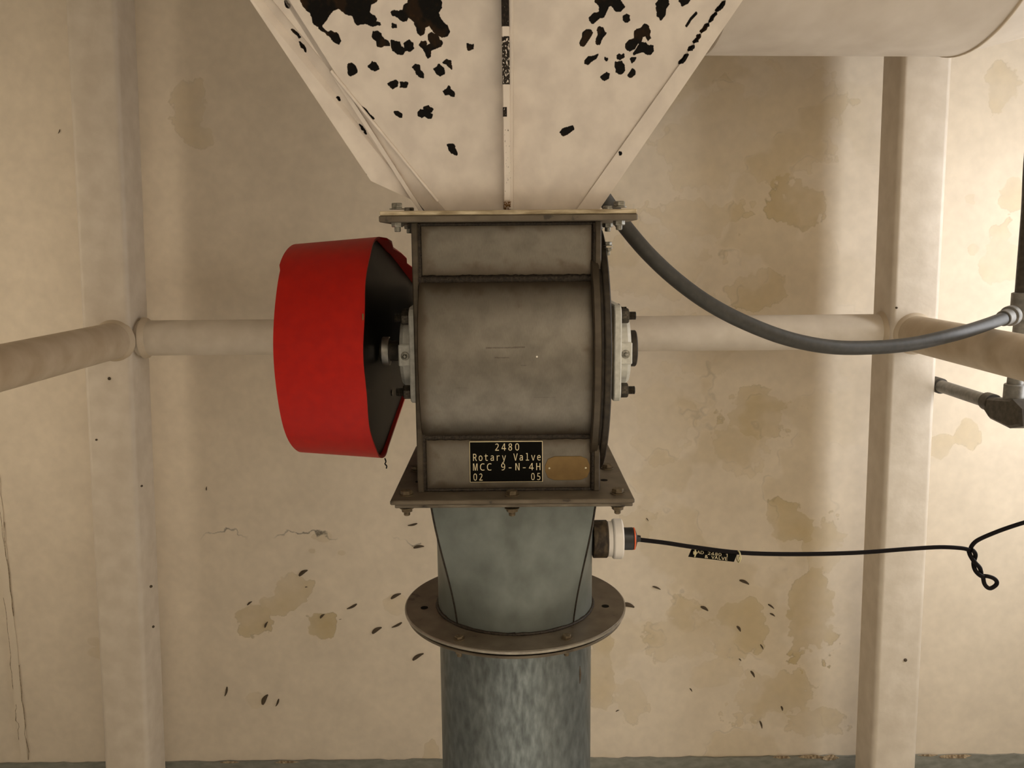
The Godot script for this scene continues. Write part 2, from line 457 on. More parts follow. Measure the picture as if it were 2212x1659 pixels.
func chipped_material() -> StandardMaterial3D:
	var w := 1536
	var h := 768
	var k := w / HW
	var n := FastNoiseLite.new()
	n.seed = 21
	n.frequency = 0.06
	n.fractal_octaves = 3
	var n2 := FastNoiseLite.new()
	n2.seed = 22
	n2.frequency = 0.01
	n2.fractal_octaves = 4
	var fine := n.get_image(w, h, false, false, false).get_data()
	var wide := n2.get_image(w, h, false, false, false).get_data()
	var bare := PackedByteArray()
	bare.resize(w * h)
	# outlines of the bare patches, in tenths of a millimetre from the seam and above the flange
	for list in [
		[-2433, 2443, -2441, 2399, -2411, 2326, -2356, 2282, -2340, 2223, -2341, 2189, -2315, 2163, -2272, 2147, -2234, 2162, -2181, 2206, -2137, 2258, -2075, 2309, -2011, 2320, -1978, 2305, -1938, 2271, -1861, 2249, -1842, 2197, -1820, 2159, -1756, 2166, -1693, 2166, -1642, 2139, -1596, 2150, -1536, 2158, -1539, 2172, -1592, 2180, -1579, 2213, -1629, 2247, -1655, 2284, -1632, 2357, -1558, 2386, -1543, 2436, -1687, 2480, -2212, 2499],
		[-2271, 2155, -2276, 2125, -2212, 2079, -2164, 2041, -2111, 1971, -2067, 1963, -2044, 1994, -2055, 2040, -2077, 2070, -2146, 2090, -2175, 2079, -2225, 2109, -2245, 2151],
		[-1180, 2448, -1184, 2361, -1235, 2340, -1249, 2289, -1312, 2282, -1355, 2293, -1388, 2282, -1382, 2253, -1327, 2226, -1268, 2189, -1222, 2196, -1201, 2233, -1133, 2184, -1110, 2139, -1098, 2071, -1064, 2048, -1027, 2063, -1013, 2123, -947, 2153, -924, 2107, -873, 2062, -811, 2027, -747, 2038, -722, 2076, -733, 2121, -793, 2174, -825, 2219, -849, 2264, -801, 2315, -798, 2359, -827, 2446, -982, 2497],
		[-1397, 2160, -1353, 2148, -1351, 2126, -1396, 2130],
		[-1632, 2082, -1568, 2082, -1529, 2028, -1515, 1997, -1470, 1989, -1452, 1947, -1521, 1947, -1560, 1925, -1594, 1944, -1603, 1983, -1647, 2029],
		[-1429, 1989, -1326, 1973, -1312, 1934, -1270, 1895, -1302, 1853, -1366, 1853, -1417, 1896],
		[-1268, 1965, -1215, 1988, -1172, 1957, -1168, 1910, -1216, 1883, -1270, 1895],
		[-973, 2047, -927, 2066, -865, 2046, -841, 2000, -811, 1962, -836, 1931, -958, 1893, -968, 1830, -997, 1811, -1022, 1847, -1040, 1901, -1087, 1944, -1061, 1979, -1011, 1978, -1005, 1932, -944, 1955, -976, 2017],
		[-1984, 1747, -1932, 1759, -1892, 1711, -1894, 1663, -1969, 1631, -1998, 1655],
		[-1736, 1729, -1701, 1749, -1679, 1777, -1637, 1749, -1609, 1705, -1664, 1681, -1717, 1697],
		[-1195, 1713, -1155, 1741, -1110, 1729, -1105, 1681, -1062, 1640, -1074, 1600, -1129, 1617, -1154, 1649, -1151, 1681],
		[-936, 1692, -889, 1711, -868, 1743, -815, 1703, -805, 1646, -858, 1623, -902, 1647],
		[-816, 1758, -772, 1790, -727, 1770, -713, 1694, -749, 1710, -775, 1742],
		[-1517, 1538, -1433, 1570, -1397, 1558, -1407, 1513, -1461, 1493],
		[-1360, 1557, -1272, 1544, -1290, 1504, -1360, 1508],
		[-832, 1451, -783, 1475, -762, 1508, -740, 1475, -691, 1425, -702, 1396, -758, 1413, -805, 1417],
		[-1470, 1229, -1432, 1229, -1377, 1203, -1391, 1160, -1455, 1195],
		[-1169, 1218, -1133, 1248, -1090, 1243, -1092, 1273, -1033, 1289, -979, 1255, -1000, 1225, -1043, 1226, -993, 1191, -1011, 1153, -1054, 1157, -1090, 1183, -1130, 1162, -1167, 1184],
		[-1884, 1296, -1849, 1266, -1799, 1214, -1744, 1150, -1769, 1146, -1821, 1189, -1870, 1258],
		[-516, 1947, -438, 1940, -447, 1900, -503, 1887],
		[-822, 839, -737, 846, -701, 721, -777, 738],
		[1014, 2413, 1023, 2360, 1066, 2331, 1080, 2257, 1007, 2243, 961, 2204, 963, 2169, 1006, 2151, 1041, 2178, 1081, 2208, 1122, 2207, 1149, 2257, 1174, 2315, 1214, 2334, 1241, 2290, 1279, 2263, 1321, 2268, 1365, 2309, 1333, 2329, 1313, 2363, 1303, 2411, 1152, 2451],
		[1358, 2211, 1396, 2230, 1433, 2210, 1436, 2175, 1408, 2158, 1367, 2176],
		[1736, 2331, 1767, 2369, 1770, 2398, 1864, 2398, 1885, 2330, 1849, 2281, 1858, 2232, 1814, 2178, 1767, 2223, 1757, 2282],
		[891, 2054, 926, 2079, 981, 2078, 1000, 2053, 973, 2007, 910, 1926, 868, 1921, 857, 1947, 882, 1998],
		[1064, 2098, 1087, 2113, 1137, 2082, 1164, 2047, 1124, 2006, 1098, 1940, 1056, 1940, 1048, 1966, 1074, 2027],
		[1513, 2064, 1541, 2084, 1583, 2089, 1621, 2134, 1666, 2104, 1694, 2063, 1692, 2028, 1705, 1997, 1680, 1977, 1651, 2018, 1603, 2013, 1597, 1952, 1647, 1941, 1705, 1910, 1747, 1914, 1759, 1868, 1726, 1829, 1670, 1837, 1619, 1858, 1529, 1830, 1522, 1843, 1555, 1885, 1581, 1931, 1571, 1967, 1524, 1890, 1471, 1865, 1426, 1891, 1416, 1932, 1449, 1968, 1515, 1983],
		[931, 1769, 972, 1806, 1033, 1810, 1081, 1828, 1059, 1789, 1005, 1763, 970, 1732, 932, 1743],
		[1319, 1814, 1345, 1834, 1371, 1818, 1400, 1834, 1403, 1802, 1356, 1777, 1324, 1793],
		[1488, 1786, 1514, 1796, 1546, 1791, 1536, 1765, 1507, 1744],
		[1306, 1751, 1377, 1750, 1410, 1718, 1427, 1665, 1399, 1633, 1356, 1628, 1326, 1649, 1303, 1703],
		[1470, 1605, 1520, 1675, 1552, 1658, 1556, 1621, 1515, 1589],
		[1134, 1592, 1206, 1639, 1235, 1623, 1229, 1580, 1180, 1559],
		[1172, 1799, 1201, 1788, 1196, 1767, 1174, 1781],
		[651, 975, 683, 1012, 814, 1048, 824, 1011, 735, 951, 685, 937],
		[2010, 2368, 2035, 2404, 2142, 2391, 2105, 2336, 2047, 2318],
		[2221, 2248, 2234, 2241, 2173, 2178, 2129, 2108, 2121, 2115, 2164, 2191],
		[1432, 732, 1459, 732, 1459, 701, 1436, 693],
		[2539, 2353, 2512, 2340, 2496, 2314, 2471, 2293, 2455, 2270, 2470, 2252, 2495, 2266, 2520, 2287, 2533, 2315, 2541, 2338],
		[2452, 2241, 2433, 2226, 2412, 2206, 2400, 2182, 2388, 2160, 2392, 2149, 2420, 2159, 2428, 2186, 2444, 2208, 2464, 2222],
		[2381, 2130, 2348, 2125, 2336, 2102, 2324, 2078, 2301, 2064, 2316, 2046, 2339, 2057, 2362, 2073, 2370, 2099, 2391, 2111],
		[2297, 2027, 2268, 2020, 2267, 1993, 2248, 1975, 2232, 1958, 2246, 1942, 2280, 1947, 2282, 1974, 2301, 1992, 2299, 2015],
		[2229, 1910, 2216, 1904, 2193, 1902, 2192, 1885, 2182, 1876, 2195, 1864, 2222, 1860, 2221, 1877, 2241, 1882, 2242, 1895],
		[2176, 1821, 2144, 1813, 2132, 1785, 2108, 1765, 2086, 1747, 2104, 1726, 2135, 1735, 2155, 1758, 2168, 1784, 2177, 1807],
		[-2632, 2393, -2633, 2377, -2639, 2354, -2628, 2340, -2609, 2330, -2593, 2332, -2583, 2353, -2596, 2366, -2608, 2381, -2616, 2393],
		[-2622, 2126, -2611, 2105, -2588, 2085, -2564, 2065, -2544, 2045, -2527, 2048, -2542, 2068, -2560, 2091, -2584, 2111, -2604, 2125],
		[-2553, 2001, -2552, 1976, -2537, 1951, -2515, 1930, -2508, 1903, -2492, 1902, -2495, 1927, -2508, 1953, -2524, 1977, -2541, 1995],
		[-2653, 1625, -2650, 1606, -2639, 1587, -2627, 1568, -2613, 1551, -2602, 1550, -2604, 1570, -2616, 1589, -2626, 1610, -2644, 1621],
		[-2019, 597, -2007, 563, -1983, 526, -1957, 490, -1942, 452, -1925, 447, -1933, 484, -1960, 519, -1979, 559, -2005, 585],
		[-1949, 1098, -1939, 1073, -1920, 1046, -1900, 1019, -1887, 990, -1875, 987, -1881, 1014, -1903, 1040, -1918, 1070, -1938, 1089],
		[-2183, 1414, -2187, 1402, -2176, 1394, -2176, 1381, -2170, 1372, -2161, 1373, -2153, 1387, -2162, 1395, -2165, 1407, -2171, 1415]
	]:
		var poly := PackedVector2Array()
		var box := Rect2()
		for i in range(0, list.size(), 2):
			var p := Vector2((list[i] * 0.0001 - HX) * k, h - (1.897 + list[i + 1] * 0.0001 - HY) * k)
			poly.append(p)
			box = Rect2(p, Vector2.ZERO) if i == 0 else box.expand(p)
		box = box.grow(4.0)
		var grown := Geometry2D.offset_polygon(poly, 2.0, Geometry2D.JOIN_ROUND)
		if grown.size() == 1:
			poly = grown[0]
		for y in range(maxi(0, int(box.position.y)), mini(h, int(box.end.y))):
			for x in range(maxi(0, int(box.position.x)), mini(w, int(box.end.x))):
				var j := y * w + x
				var wob := (fine[j] - 128) * 0.016
				if Geometry2D.is_point_in_polygon(Vector2(x + wob, y - wob), poly):
					bare[j] = 255
	var out := PackedByteArray()
	out.resize(w * h * 3)
	var lo := Color8(211, 199, 187)
	var hi := Color8(224, 212, 199)
	for i in w * h:
		var t := clampf(0.5 + (wide[i] - 128) * 0.008, 0.0, 1.0)
		var c := lo.lerp(hi, t)
		if bare[i]:
			var rust := clampf((wide[i] - 140) * 0.02, 0.0, 0.6) + clampf((fine[i] - 150) * 0.006, 0.0, 0.3)
			c = Color8(15, 12, 8).lerp(Color8(52, 34, 16), rust)
		out[i * 3] = c.r8
		out[i * 3 + 1] = c.g8
		out[i * 3 + 2] = c.b8
		bare[i] = 60 if bare[i] else 200
	var m := StandardMaterial3D.new()
	m.resource_name = "chipped_hopper_paint"
	m.albedo_texture = ImageTexture.create_from_image(Image.create_from_data(w, h, false, Image.FORMAT_RGB8, out))
	m.texture_repeat = false
	m.roughness = 0.5
	m.heightmap_enabled = true
	m.heightmap_texture = ImageTexture.create_from_image(Image.create_from_data(w, h, false, Image.FORMAT_L8, bare))
	m.heightmap_scale = 0.04
	m.metallic_specular = 0.2
	M["chipped"] = m
	return m


func rib_material() -> StandardMaterial3D:   # the front edge of the seam bar, paint worn off in lengths
	var w := 32
	var h := 512
	var n := FastNoiseLite.new()
	n.seed = 5
	n.frequency = 0.09
	var im := Image.create(w, h, false, Image.FORMAT_RGB8)
	for y in h:
		var up := 0.36 * (h - y) / h - 0.01      # height above the flange
		for x in w:
			var v := n.get_noise_2d(x * 1.3, y * 1.6)
			var worn := (up > 0.207 and v > -0.62) or (up > 0.148 and up < 0.197 and v > -0.22) or (up > 0.113 and up < 0.123 and x < 18 and v > -0.5) or (up > 0.02 and up < 0.1 and v > 0.52)
			var c := Color8(224, 212, 199)
			if worn:
				c = Color8(36, 31, 26).lerp(Color8(92, 78, 66), clampf(v, 0.0, 0.5))
			elif up < 0.012 and v > -0.1:
				c = Color8(132, 96, 62)
			im.set_pixel(x, y, c)
	var m := StandardMaterial3D.new()
	m.resource_name = "worn_rib_paint"
	m.metallic_specular = 0.2
	m.albedo_texture = ImageTexture.create_from_image(im)
	m.texture_repeat = false
	m.roughness = 0.5
	return m


# ------------------------------------------------------------------ stainless body: grey, blued brown by heat beside its welds, a few scuffs
const SX := -0.135
const SY := 1.49
const SW := 0.26
const SH := 0.40


func steel_material() -> StandardMaterial3D:
	var w := 520
	var h := 800
	var n := FastNoiseLite.new()
	n.seed = 8
	n.frequency = 0.012
	n.fractal_octaves = 5
	var n2 := FastNoiseLite.new()
	n2.seed = 9
	n2.frequency = 0.16
	var im := Image.create(w, h, false, Image.FORMAT_RGB8)
	var scuffs := [[-0.036, 0.018, 1.7115, 0.0010, 0.5], [-0.024, -0.004, 1.6975, 0.0009, 0.45], [0.012, 0.020, 1.6865, 0.0006, 0.3], [-0.08, -0.06, 1.655, 0.0005, 0.2], [0.03, 0.06, 1.64, 0.0004, 0.25]]
	for y in h:
		var wy := SY + SH * (h - y) / h
		for x in w:
			var wx := SX + SW * x / w
			var v := n.get_noise_2d(x, y)
			var c := Color8(98, 92, 82).lerp(Color8(132, 125, 114), clampf(0.5 + v * 0.42 + n2.get_noise_2d(x * 3.0, y * 0.3) * 0.18, 0.0, 1.0))
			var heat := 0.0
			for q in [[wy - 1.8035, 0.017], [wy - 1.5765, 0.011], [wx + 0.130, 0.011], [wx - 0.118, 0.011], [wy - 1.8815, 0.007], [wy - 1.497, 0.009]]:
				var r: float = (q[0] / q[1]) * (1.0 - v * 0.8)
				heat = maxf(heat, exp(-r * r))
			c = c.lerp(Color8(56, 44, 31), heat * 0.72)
			for s in scuffs:
				if wx > s[0] and wx < s[1] and absf(wy - s[2] + 0.0006 * v) < s[3]:
					c = c.lerp(Color8(48, 40, 32), s[4] * (0.6 + 0.4 * n2.get_noise_2d(x * 0.6, y)))
			if Vector2(wx - 0.0345, wy - 1.6985).length() < 0.0012:
				c = Color8(226, 220, 208)
			im.set_pixel(x, y, c)
	var m := StandardMaterial3D.new()
	m.resource_name = "stainless"
	m.albedo_texture = ImageTexture.create_from_image(im)
	m.texture_repeat = false
	m.roughness = 0.42
	m.metallic = 0.7
	return m


# ------------------------------------------------------------------ bolts
func bolt_mesh(r: float, head: float, grip: float, nut: float, tail: float) -> ArrayMesh:   # standing on y = 0 under its head, shank downwards
	var m := Mb.new()
	m.lathe(Vector3.ZERO, Vector3.UP, [Vector2(r * 1.25, 0), Vector2(r * 1.25, 0.0012)], 20)
	m.hexagon(Vector3(0, 0.0012, 0), Vector3(0, head, 0), r, 0.3)
	if tail > 0.0:
		m.rod(Vector3(0, -grip - nut * 0.9, 0), Vector3(0, -grip - nut - tail, 0), r * 0.55, 14)
	if nut > 0.0:
		m.lathe(Vector3(0, -grip - 0.0012, 0), Vector3.UP, [Vector2(r * 1.25, 0), Vector2(r * 1.25, 0.0012)], 20)
		m.hexagon(Vector3(0, -grip - 0.001, 0), Vector3(0, -grip - nut, 0), r, 0.1)
	return m.mesh()


func stud_mesh(r: float, nut: float, tail: float) -> ArrayMesh:   # washer, nut and threaded end, axis y
	var m := Mb.new()
	m.lathe(Vector3.ZERO, Vector3.UP, [Vector2(r * 1.3, 0), Vector2(r * 1.3, 0.002)], 20)
	m.hexagon(Vector3(0, 0.002, 0), Vector3(0, 0.002 + nut, 0), r, 0.35)
	var profile := []
	var n := 6
	for i in n:       # thread
		var y := nut + 0.002 + tail * i / n
		profile.append(Vector2(r * 0.5, y))
		profile.append(Vector2(r * 0.58, y + tail / n * 0.5))
	profile.append(Vector2(r * 0.46, nut + 0.002 + tail))
	m.lathe(Vector3.ZERO, Vector3.UP, profile, 14)
	return m.mesh()


func letters(text: String, size: float, depth := 0.0006, spacing := 0) -> TextMesh:
	var font := SystemFont.new()
	font.font_names = PackedStringArray(["Droid Sans Mono"])
	var t := TextMesh.new()
	var spaced := FontVariation.new()
	spaced.base_font = font
	spaced.spacing_glyph = spacing
	t.font = spaced
	t.text = text
	t.font_size = 32
	t.pixel_size = size / 32.0
	t.depth = depth
	t.curve_step = 1.0
	t.horizontal_alignment = HORIZONTAL_ALIGNMENT_CENTER
	t.vertical_alignment = VERTICAL_ALIGNMENT_CENTER
	return t


# ------------------------------------------------------------------ lamps
func wall_light(label: String, where: Vector3, towards: Vector3, size: Vector2, color: Color, energy: float) -> void:
	var hung := where.y > 3.0
	var o := thing("added_fill_light" if hung else "wall_light", label, "light", where)
	if hung:
		part("bracket", Mb.new().box(Vector3(where.x, (where.y + 3.4) / 2.0, where.z) , Vector3(0.04, 3.4 - where.y, 0.04), 0.004), M["lamp_housing"], o)
	else:
		part("bracket", Mb.new().box(Vector3((where.x + signf(where.x) * 2.0) / 2.0 + signf(where.x) * 0.02, where.y, where.z), Vector3(0.06, 0.1, 0.06), 0.004), M["lamp_housing"], o)
	var z := -(towards - where).normalized()
	var up := Vector3.UP
	var basis_ := Basis(up.cross(z).normalized(), z.cross(up.cross(z).normalized()).normalized(), z)
	part("housing", Mb.new().box(where + basis_.z * 0.03, Vector3(size.x + 0.03, size.y + 0.03, 0.05), 0.008, basis_), M["lamp_housing"], o)
	part("lamp_diffuser", Mb.new().box(where, Vector3(size.x, size.y, 0.016), 0.005, basis_), M["lamp_diffuser"], o)
	var l := AreaLight3D.new()
	l.name = "lamp_glow"
	l.area_size = size
	l.light_color = color
	l.light_energy = energy
	l.area_range = 12.0
	l.area_attenuation = 2.0
	l.shadow_enabled = true
	l.transform = Transform3D(basis_, -basis_.z * 0.02)
	o.add_child(l, true)


func added_floor_spot(label: String, where: Vector3, color: Color, energy: float, angle: float) -> void:   # an added downlight lighting only the floor, for bounced fill
	var o := thing("added_fill_light", label, "light", where)
	part("housing", Mb.new().lathe(where + Vector3(0, 0.03, 0), Vector3.UP, [Vector2(0.14, -0.03), Vector2(0.145, -0.032), Vector2(0.15, 0.0), Vector2(0.09, 0.05), Vector2(0.04, 0.07)], 40), M["lamp_housing"], o)
	part("lamp_diffuser", Mb.new().lathe(where, Vector3.DOWN, [Vector2(0.125, -0.004), Vector2(0.128, 0.0), Vector2(0.12, 0.006)], 40), M["lamp_diffuser"], o)
	var l := SpotLight3D.new()
	l.name = "lamp_glow"
	l.light_color = color
	l.light_energy = energy
	l.light_size = 0.12
	l.spot_range = 12.0
	l.spot_attenuation = 2.0
	l.spot_angle = angle
	l.spot_angle_attenuation = 0.3
	l.shadow_enabled = true
	l.transform = Transform3D(Basis(Vector3.RIGHT, -PI / 2.0), Vector3(0, -0.03, 0))
	o.add_child(l, true)


func _ready() -> void:
	rng.seed = 7
	# ---------------- camera
	var cam := Camera3D.new()
	cam.name = "camera"
	cam.fov = rad_to_deg(2.0 * atan(829.5 / 1900.0))
	cam.position = Vector3(0, 1.85, 0)
	cam.rotation = Vector3(deg_to_rad(-8.95), 0, 0)
	cam.rotate_object_local(Vector3(0, 0, 1), deg_to_rad(-0.5))
	cam.near = 0.05
	cam.far = 50.0
	add_child(cam)
	cam.current = true
	# ---------------- environment and exposure
	var env := Environment.new()
	env.background_mode = Environment.BG_COLOR
	env.background_color = Color(0.02, 0.02, 0.02)
	env.tonemap_mode = Environment.TONE_MAPPER_LINEAR
	env.tonemap_exposure = 1.0
	env.sdfgi_enabled = true
	env.ssao_enabled = true
	env.ssil_enabled = true
	var we := WorldEnvironment.new()
	we.name = "environment"
	we.environment = env
	add_child(we)
	make_materials()
	# ---------------- lamps (outside the frame: side wall lamps, and two overhead added for bounce fill)
	wall_light("tall bright lamp on the right wall", V(1.9, 1.75, 1.88), V(0.7, 1.6, 2.25), Vector2(0.18, 1.3), Color8(246, 249, 255), 1.6)
	wall_light("tall dimmer lamp on the left wall", V(-1.9, 1.7, 1.85), V(-0.8, 1.6, 2.25), Vector2(0.15, 1.3), Color8(255, 240, 220), 0.28)
	added_floor_spot("round downlight added out of view to bounce fill off the floor", V(0.3, 3.32, 0.0), Color8(255, 244, 228), 19.0, 28.0)
	wall_light("long lamp added out of view to bounce fill off the corner behind the camera", V(0.8, 3.1, -0.4), V(1.5, 1.0, -1.6), Vector2(1.6, 0.2), Color8(255, 244, 228), 8.3)  # added to brighten the unseen corner, which then fills the scene

	room()
	support_frame()
	inlet_duct()
	hopper()
	rotary_valve()
	drive_guard()
	chute_and_pipe()
	sensor()
	hose_and_conduit()


# ------------------------------------------------------------------ the room
func room() -> void:
	var m := Mb.new().box(Vector3(0, 1.7, -WALL_D - 0.075), Vector3(5.0, 3.4, 0.15), 0.002)
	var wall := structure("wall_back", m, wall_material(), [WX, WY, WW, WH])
	structure("wall_left", Mb.new().box(Vector3(-2.075, 1.7, -0.4), Vector3(0.15, 3.4, 4.44), 0.002), M["plain_wall"])
	structure("wall_right", Mb.new().box(Vector3(2.075, 1.7, -0.4), Vector3(0.15, 3.4, 4.44), 0.002), M["plain_wall"])
	structure("wall_front", Mb.new().box(Vector3(0, 1.7, 1.87), Vector3(5.0, 3.4, 0.15), 0.002), M["plain_wall"])
	structure("ceiling", Mb.new().box(Vector3(0, 3.45, -0.4), Vector3(5.0, 0.1, 4.9), 0.002), M["plain_wall"])
	structure("floor", Mb.new().box(Vector3(0, -0.05, -0.4), Vector3(5.0, 0.1, 4.9), 0.002), M["concrete"])
	# grey painted band along the foot of the wall, its top edge ragged where the cream paint stops
	var edge := PackedVector2Array([Vector2(2.1, 0.001), Vector2(-2.1, 0.001)])
	var n := FastNoiseLite.new()
	n.seed = 3
	n.frequency = 3.0
	for i in 169:
		var x := -2.1 + i * 0.025
		edge.append(Vector2(x, 0.2515 + 0.004 * n.get_noise_1d(x * 4.0) + 0.003 * n.get_noise_1d(x * 17.0 + 40.0)))
	structure("baseboard_back", Mb.new().plate(edge, Vector3(0, 0, -WALL_D + 0.0005), Vector3.RIGHT, Vector3.UP, Vector3(0, 0, 0.006), 0.0), M["grey_curb"])
	# flakes of cream paint along that edge
	at = Vector3.ZERO
	for f in [[1.385, 0.248, 0.055, 0.008], [1.30, 0.253, 0.03, 0.004], [0.93, 0.251, 0.04, 0.008], [0.99, 0.247, 0.03, 0.011], [0.84, 0.25, 0.03, 0.005], [-0.90, 0.25, 0.03, 0.004], [-0.72, 0.249, 0.04, 0.005]]:
		var poly := PackedVector2Array()
		for i in 14:
			var t := TAU * i / 14
			poly.append(Vector2(cos(t) * f[2] * rng.randf_range(0.7, 1.1), sin(t) * f[3] * rng.randf_range(0.6, 1.1)))
		part("paint_flake", Mb.new().plate(poly, Vector3(f[0], f[1], -WALL_D + 0.006), Vector3.RIGHT, Vector3.UP, Vector3(0, 0, 0.002), 0.0), M["old_caulk"], wall)
	# the caulked joint at the left
	var strip := PackedVector2Array()
	for i in 41:
		strip.append(Vector2(-1.560 + 0.006 * n.get_noise_1d(i * 2.2), 0.26 + i * 0.03))
	for i in 41:
		strip.append(Vector2(-1.536 + 0.006 * n.get_noise_1d(200 + i * 2.2), 0.26 + (40 - i) * 0.03))
	part("caulk_strip", Mb.new().plate(strip, Vector3(0, 0, -WALL_D - 0.001), Vector3.RIGHT, Vector3.UP, Vector3(0, 0, 0.005), 0.0), M["cream_wall"], wall)
	for s in [[0.262, 0.58, -1.534], [0.50, 0.80, -1.558], [0.74, 1.04, -1.537], [0.93, 1.32, -1.543], [0.33, 0.45, -1.558]]:
		var crack := PackedVector3Array()
		for i in 12:
			var t := i / 11.0
			crack.append(Vector3(s[2] + 0.009 * n.get_noise_1d(i * 6.0 + s[0] * 100.0), lerpf(s[0], s[1], t), -WALL_D + 0.0035))
		part("joint_crack", Mb.new().tube(crack, 0.0009, 6), M["old_crack"], wall)
	# dark flecks stuck to the plaster
	var fleck := Mb.new()
	var spine := PackedVector3Array()
	var fat := PackedFloat32Array()
	for i in 9:
		var t := i / 8.0
		spine.append(Vector3(t - 0.5, 0.07 * sin(t * PI) + 0.05 * t, 0))
		fat.append(0.03 + 0.13 * pow(sin(PI * minf(1.0, t * 0.92 + 0.05)), 0.8) * (1.15 - 0.6 * t))
	fleck.tube(spine, 0.1, 8, fat)
	var fleck_mesh := fleck.mesh()
	var i := 0
	for f in [[-0.3044, 1.0211, 0.0296, 10], [-0.2867, 0.948, 0.0323, 5], [-0.6401, 0.8688, 0.0323, 30], [-0.4973, 0.7619, 0.035, 25], [-0.3601, 0.792, 0.035, 25], [-0.4218, 0.6815, 0.035, 30], [-0.3613, 0.7005, 0.035, 25], [-0.297, 0.5938, 0.0404, 30], [-0.7773, 0.4567, 0.0377, 58], [-0.7417, 0.4471, 0.0269, 65], [-0.7616, 0.7042, 0.0216, 60], [-0.5881, 0.7297, 0.0189, 40], [-0.8999, 0.4857, 0.0323, 72], [-0.809, 0.7737, 0.0189, 35], [-0.6336, 0.8243, 0.0081, 0], [0.4363, 0.8115, 0.0269, -25], [0.7035, 0.8269, 0.0323, -28], [0.5839, 0.7429, 0.0269, -35], [0.7884, 0.7486, 0.0243, -40], [0.7937, 0.7215, 0.0189, -35], [0.6912, 0.6772, 0.0216, -60], [0.7647, 0.6174, 0.0189, -62], [0.7391, 0.5275, 0.0243, -62], [0.8343, 0.4121, 0.0162, -75], [0.771, 0.358, 0.0269, -75], [0.5488, 0.4768, 0.0135, -60], [0.3492, 0.7541, 0.0404, -18], [0.4047, 1.0292, 0.0121, -60], [0.3214, 0.4091, 0.0121, 20], [-1.55, 0.6252, 0.0121, 80], [-1.2691, 2.1782, 0.0135, 60], [-0.9182, 1.1378, 0.0121, 80], [0.6987, 0.5753, 0.0108, -50], [-0.5344, 0.7202, 0.0081, 10]]:
		var turn := Basis(Vector3(0, 0, 1), deg_to_rad(f[3] + (180 if i % 3 == 0 and f[3] > 0 else 0))).scaled_local(Vector3(f[2], f[2] * (0.75 + 0.25 * (i % 3)), f[2] * 0.5))
		put("dirt_fleck", fleck_mesh, M["mud"], wall, V(f[0], f[1], WALL_D - 0.002), turn)
		i += 1


# ------------------------------------------------------------------ frame
func square_leg(m: Mb, foot: Vector3, head: Vector3, side: float) -> void:   # square tube with rounded corners
	var rings := []
	for c in [foot, head]:
		var r := PackedVector3Array()
		for q in 4:
			var mid := Vector3([1, -1, -1, 1][q], 0, [1, 1, -1, -1][q]) * (side / 2.0 - 0.014)
			for s in 6:
				var t := (q + s / 5.0) * PI / 2.0
				r.append(c + mid + Vector3(cos(t), 0, sin(t)) * 0.014)
		rings.append(r)
	m.next += 1
	m.loft(rings, m.next)


func support_frame() -> void:
	var o := thing("support_frame", "cream painted steel support frame of square legs joined by round tubes", "frame", V(0, 0, 1.37))
	var spots := [[-1.118, -1.036, 2.364], [1.083, 1.046, 2.364], [-1.118, -1.036, 0.38], [1.083, 1.046, 0.38]]
	for s in spots:
		var leg := Mb.new()
		square_leg(leg, V(s[0], 0.01, s[2]), V(lerpf(s[0], s[1], 2.9 / 2.5), 2.9, s[2]), 0.127)
		var l := part("leg", leg, M["cream_frame_paint"], o)
		part("base_plate", Mb.new().box(V(s[0], 0.006, s[2]), Vector3(0.22, 0.012, 0.22), 0.002), M["cream_frame_paint"], l)
	var y := 1.612
	part("cross_tube", Mb.new().rod(V(-1.02, y, 2.364), V(1.0, y, 2.364), 0.0475, 40), M["cream_frame_paint"], o)
	part("side_tube", Mb.new().rod(V(-1.045, y, 0.42), V(-1.045, y, 2.32), 0.0475, 40), M["dusty_tube_paint"], o)
	part("side_tube", Mb.new().rod(V(1.058, y, 0.42), V(1.058, y, 2.32), 0.0475, 40), M["dusty_tube_paint"], o)
	# weld fillets where tubes meet the legs
	for w in [[V(-1.045, y, 2.30), Vector3(0, 0, 1)], [V(1.058, y, 2.30), Vector3(0, 0, 1)], [V(-0.985, y, 2.364), Vector3(1, 0, 0)], [V(0.995, y, 2.364), Vector3(-1, 0, 0)]]:
		part("weld_fillet", Mb.new().lathe(w[0], w[1], [Vector2(0.056, -0.004), Vector2(0.054, 0.003), Vector2(0.050, 0.008), Vector2(0.046, 0.012)], 40, false), M["dusty_tube_paint"], o)
	# paint nicks on the left leg and one on the right
	for q in [[236, 818, 0.005], [326, 1267, 0.0045], [331, 1354, 0.004], [1937, 665, 0.003]]:
		pass
	for p in [[-1.0641, 1.5115, 2.2995, 0.0045], [-0.9958, 0.9339, 2.2995, 0.004], [-0.9979, 0.8169, 2.2995, 0.0035], [1.0067, 1.6804, 2.2995, 0.003], [-1.1118, 1.3468, 2.2995, 0.003], [-1.0002, 1.2183, 2.2995, 0.003], [1.0895, 0.6994, 2.2995, 0.005]]:
		part("paint_nick", Mb.new().lathe(V(p[0], p[1], p[2]), Vector3(0, 0, 1), [Vector2(p[3], -0.002), Vector2(p[3] * 0.9, 0.0012), Vector2(p[3] * 0.4, 0.0018)], 10, false), M["mud"], o)


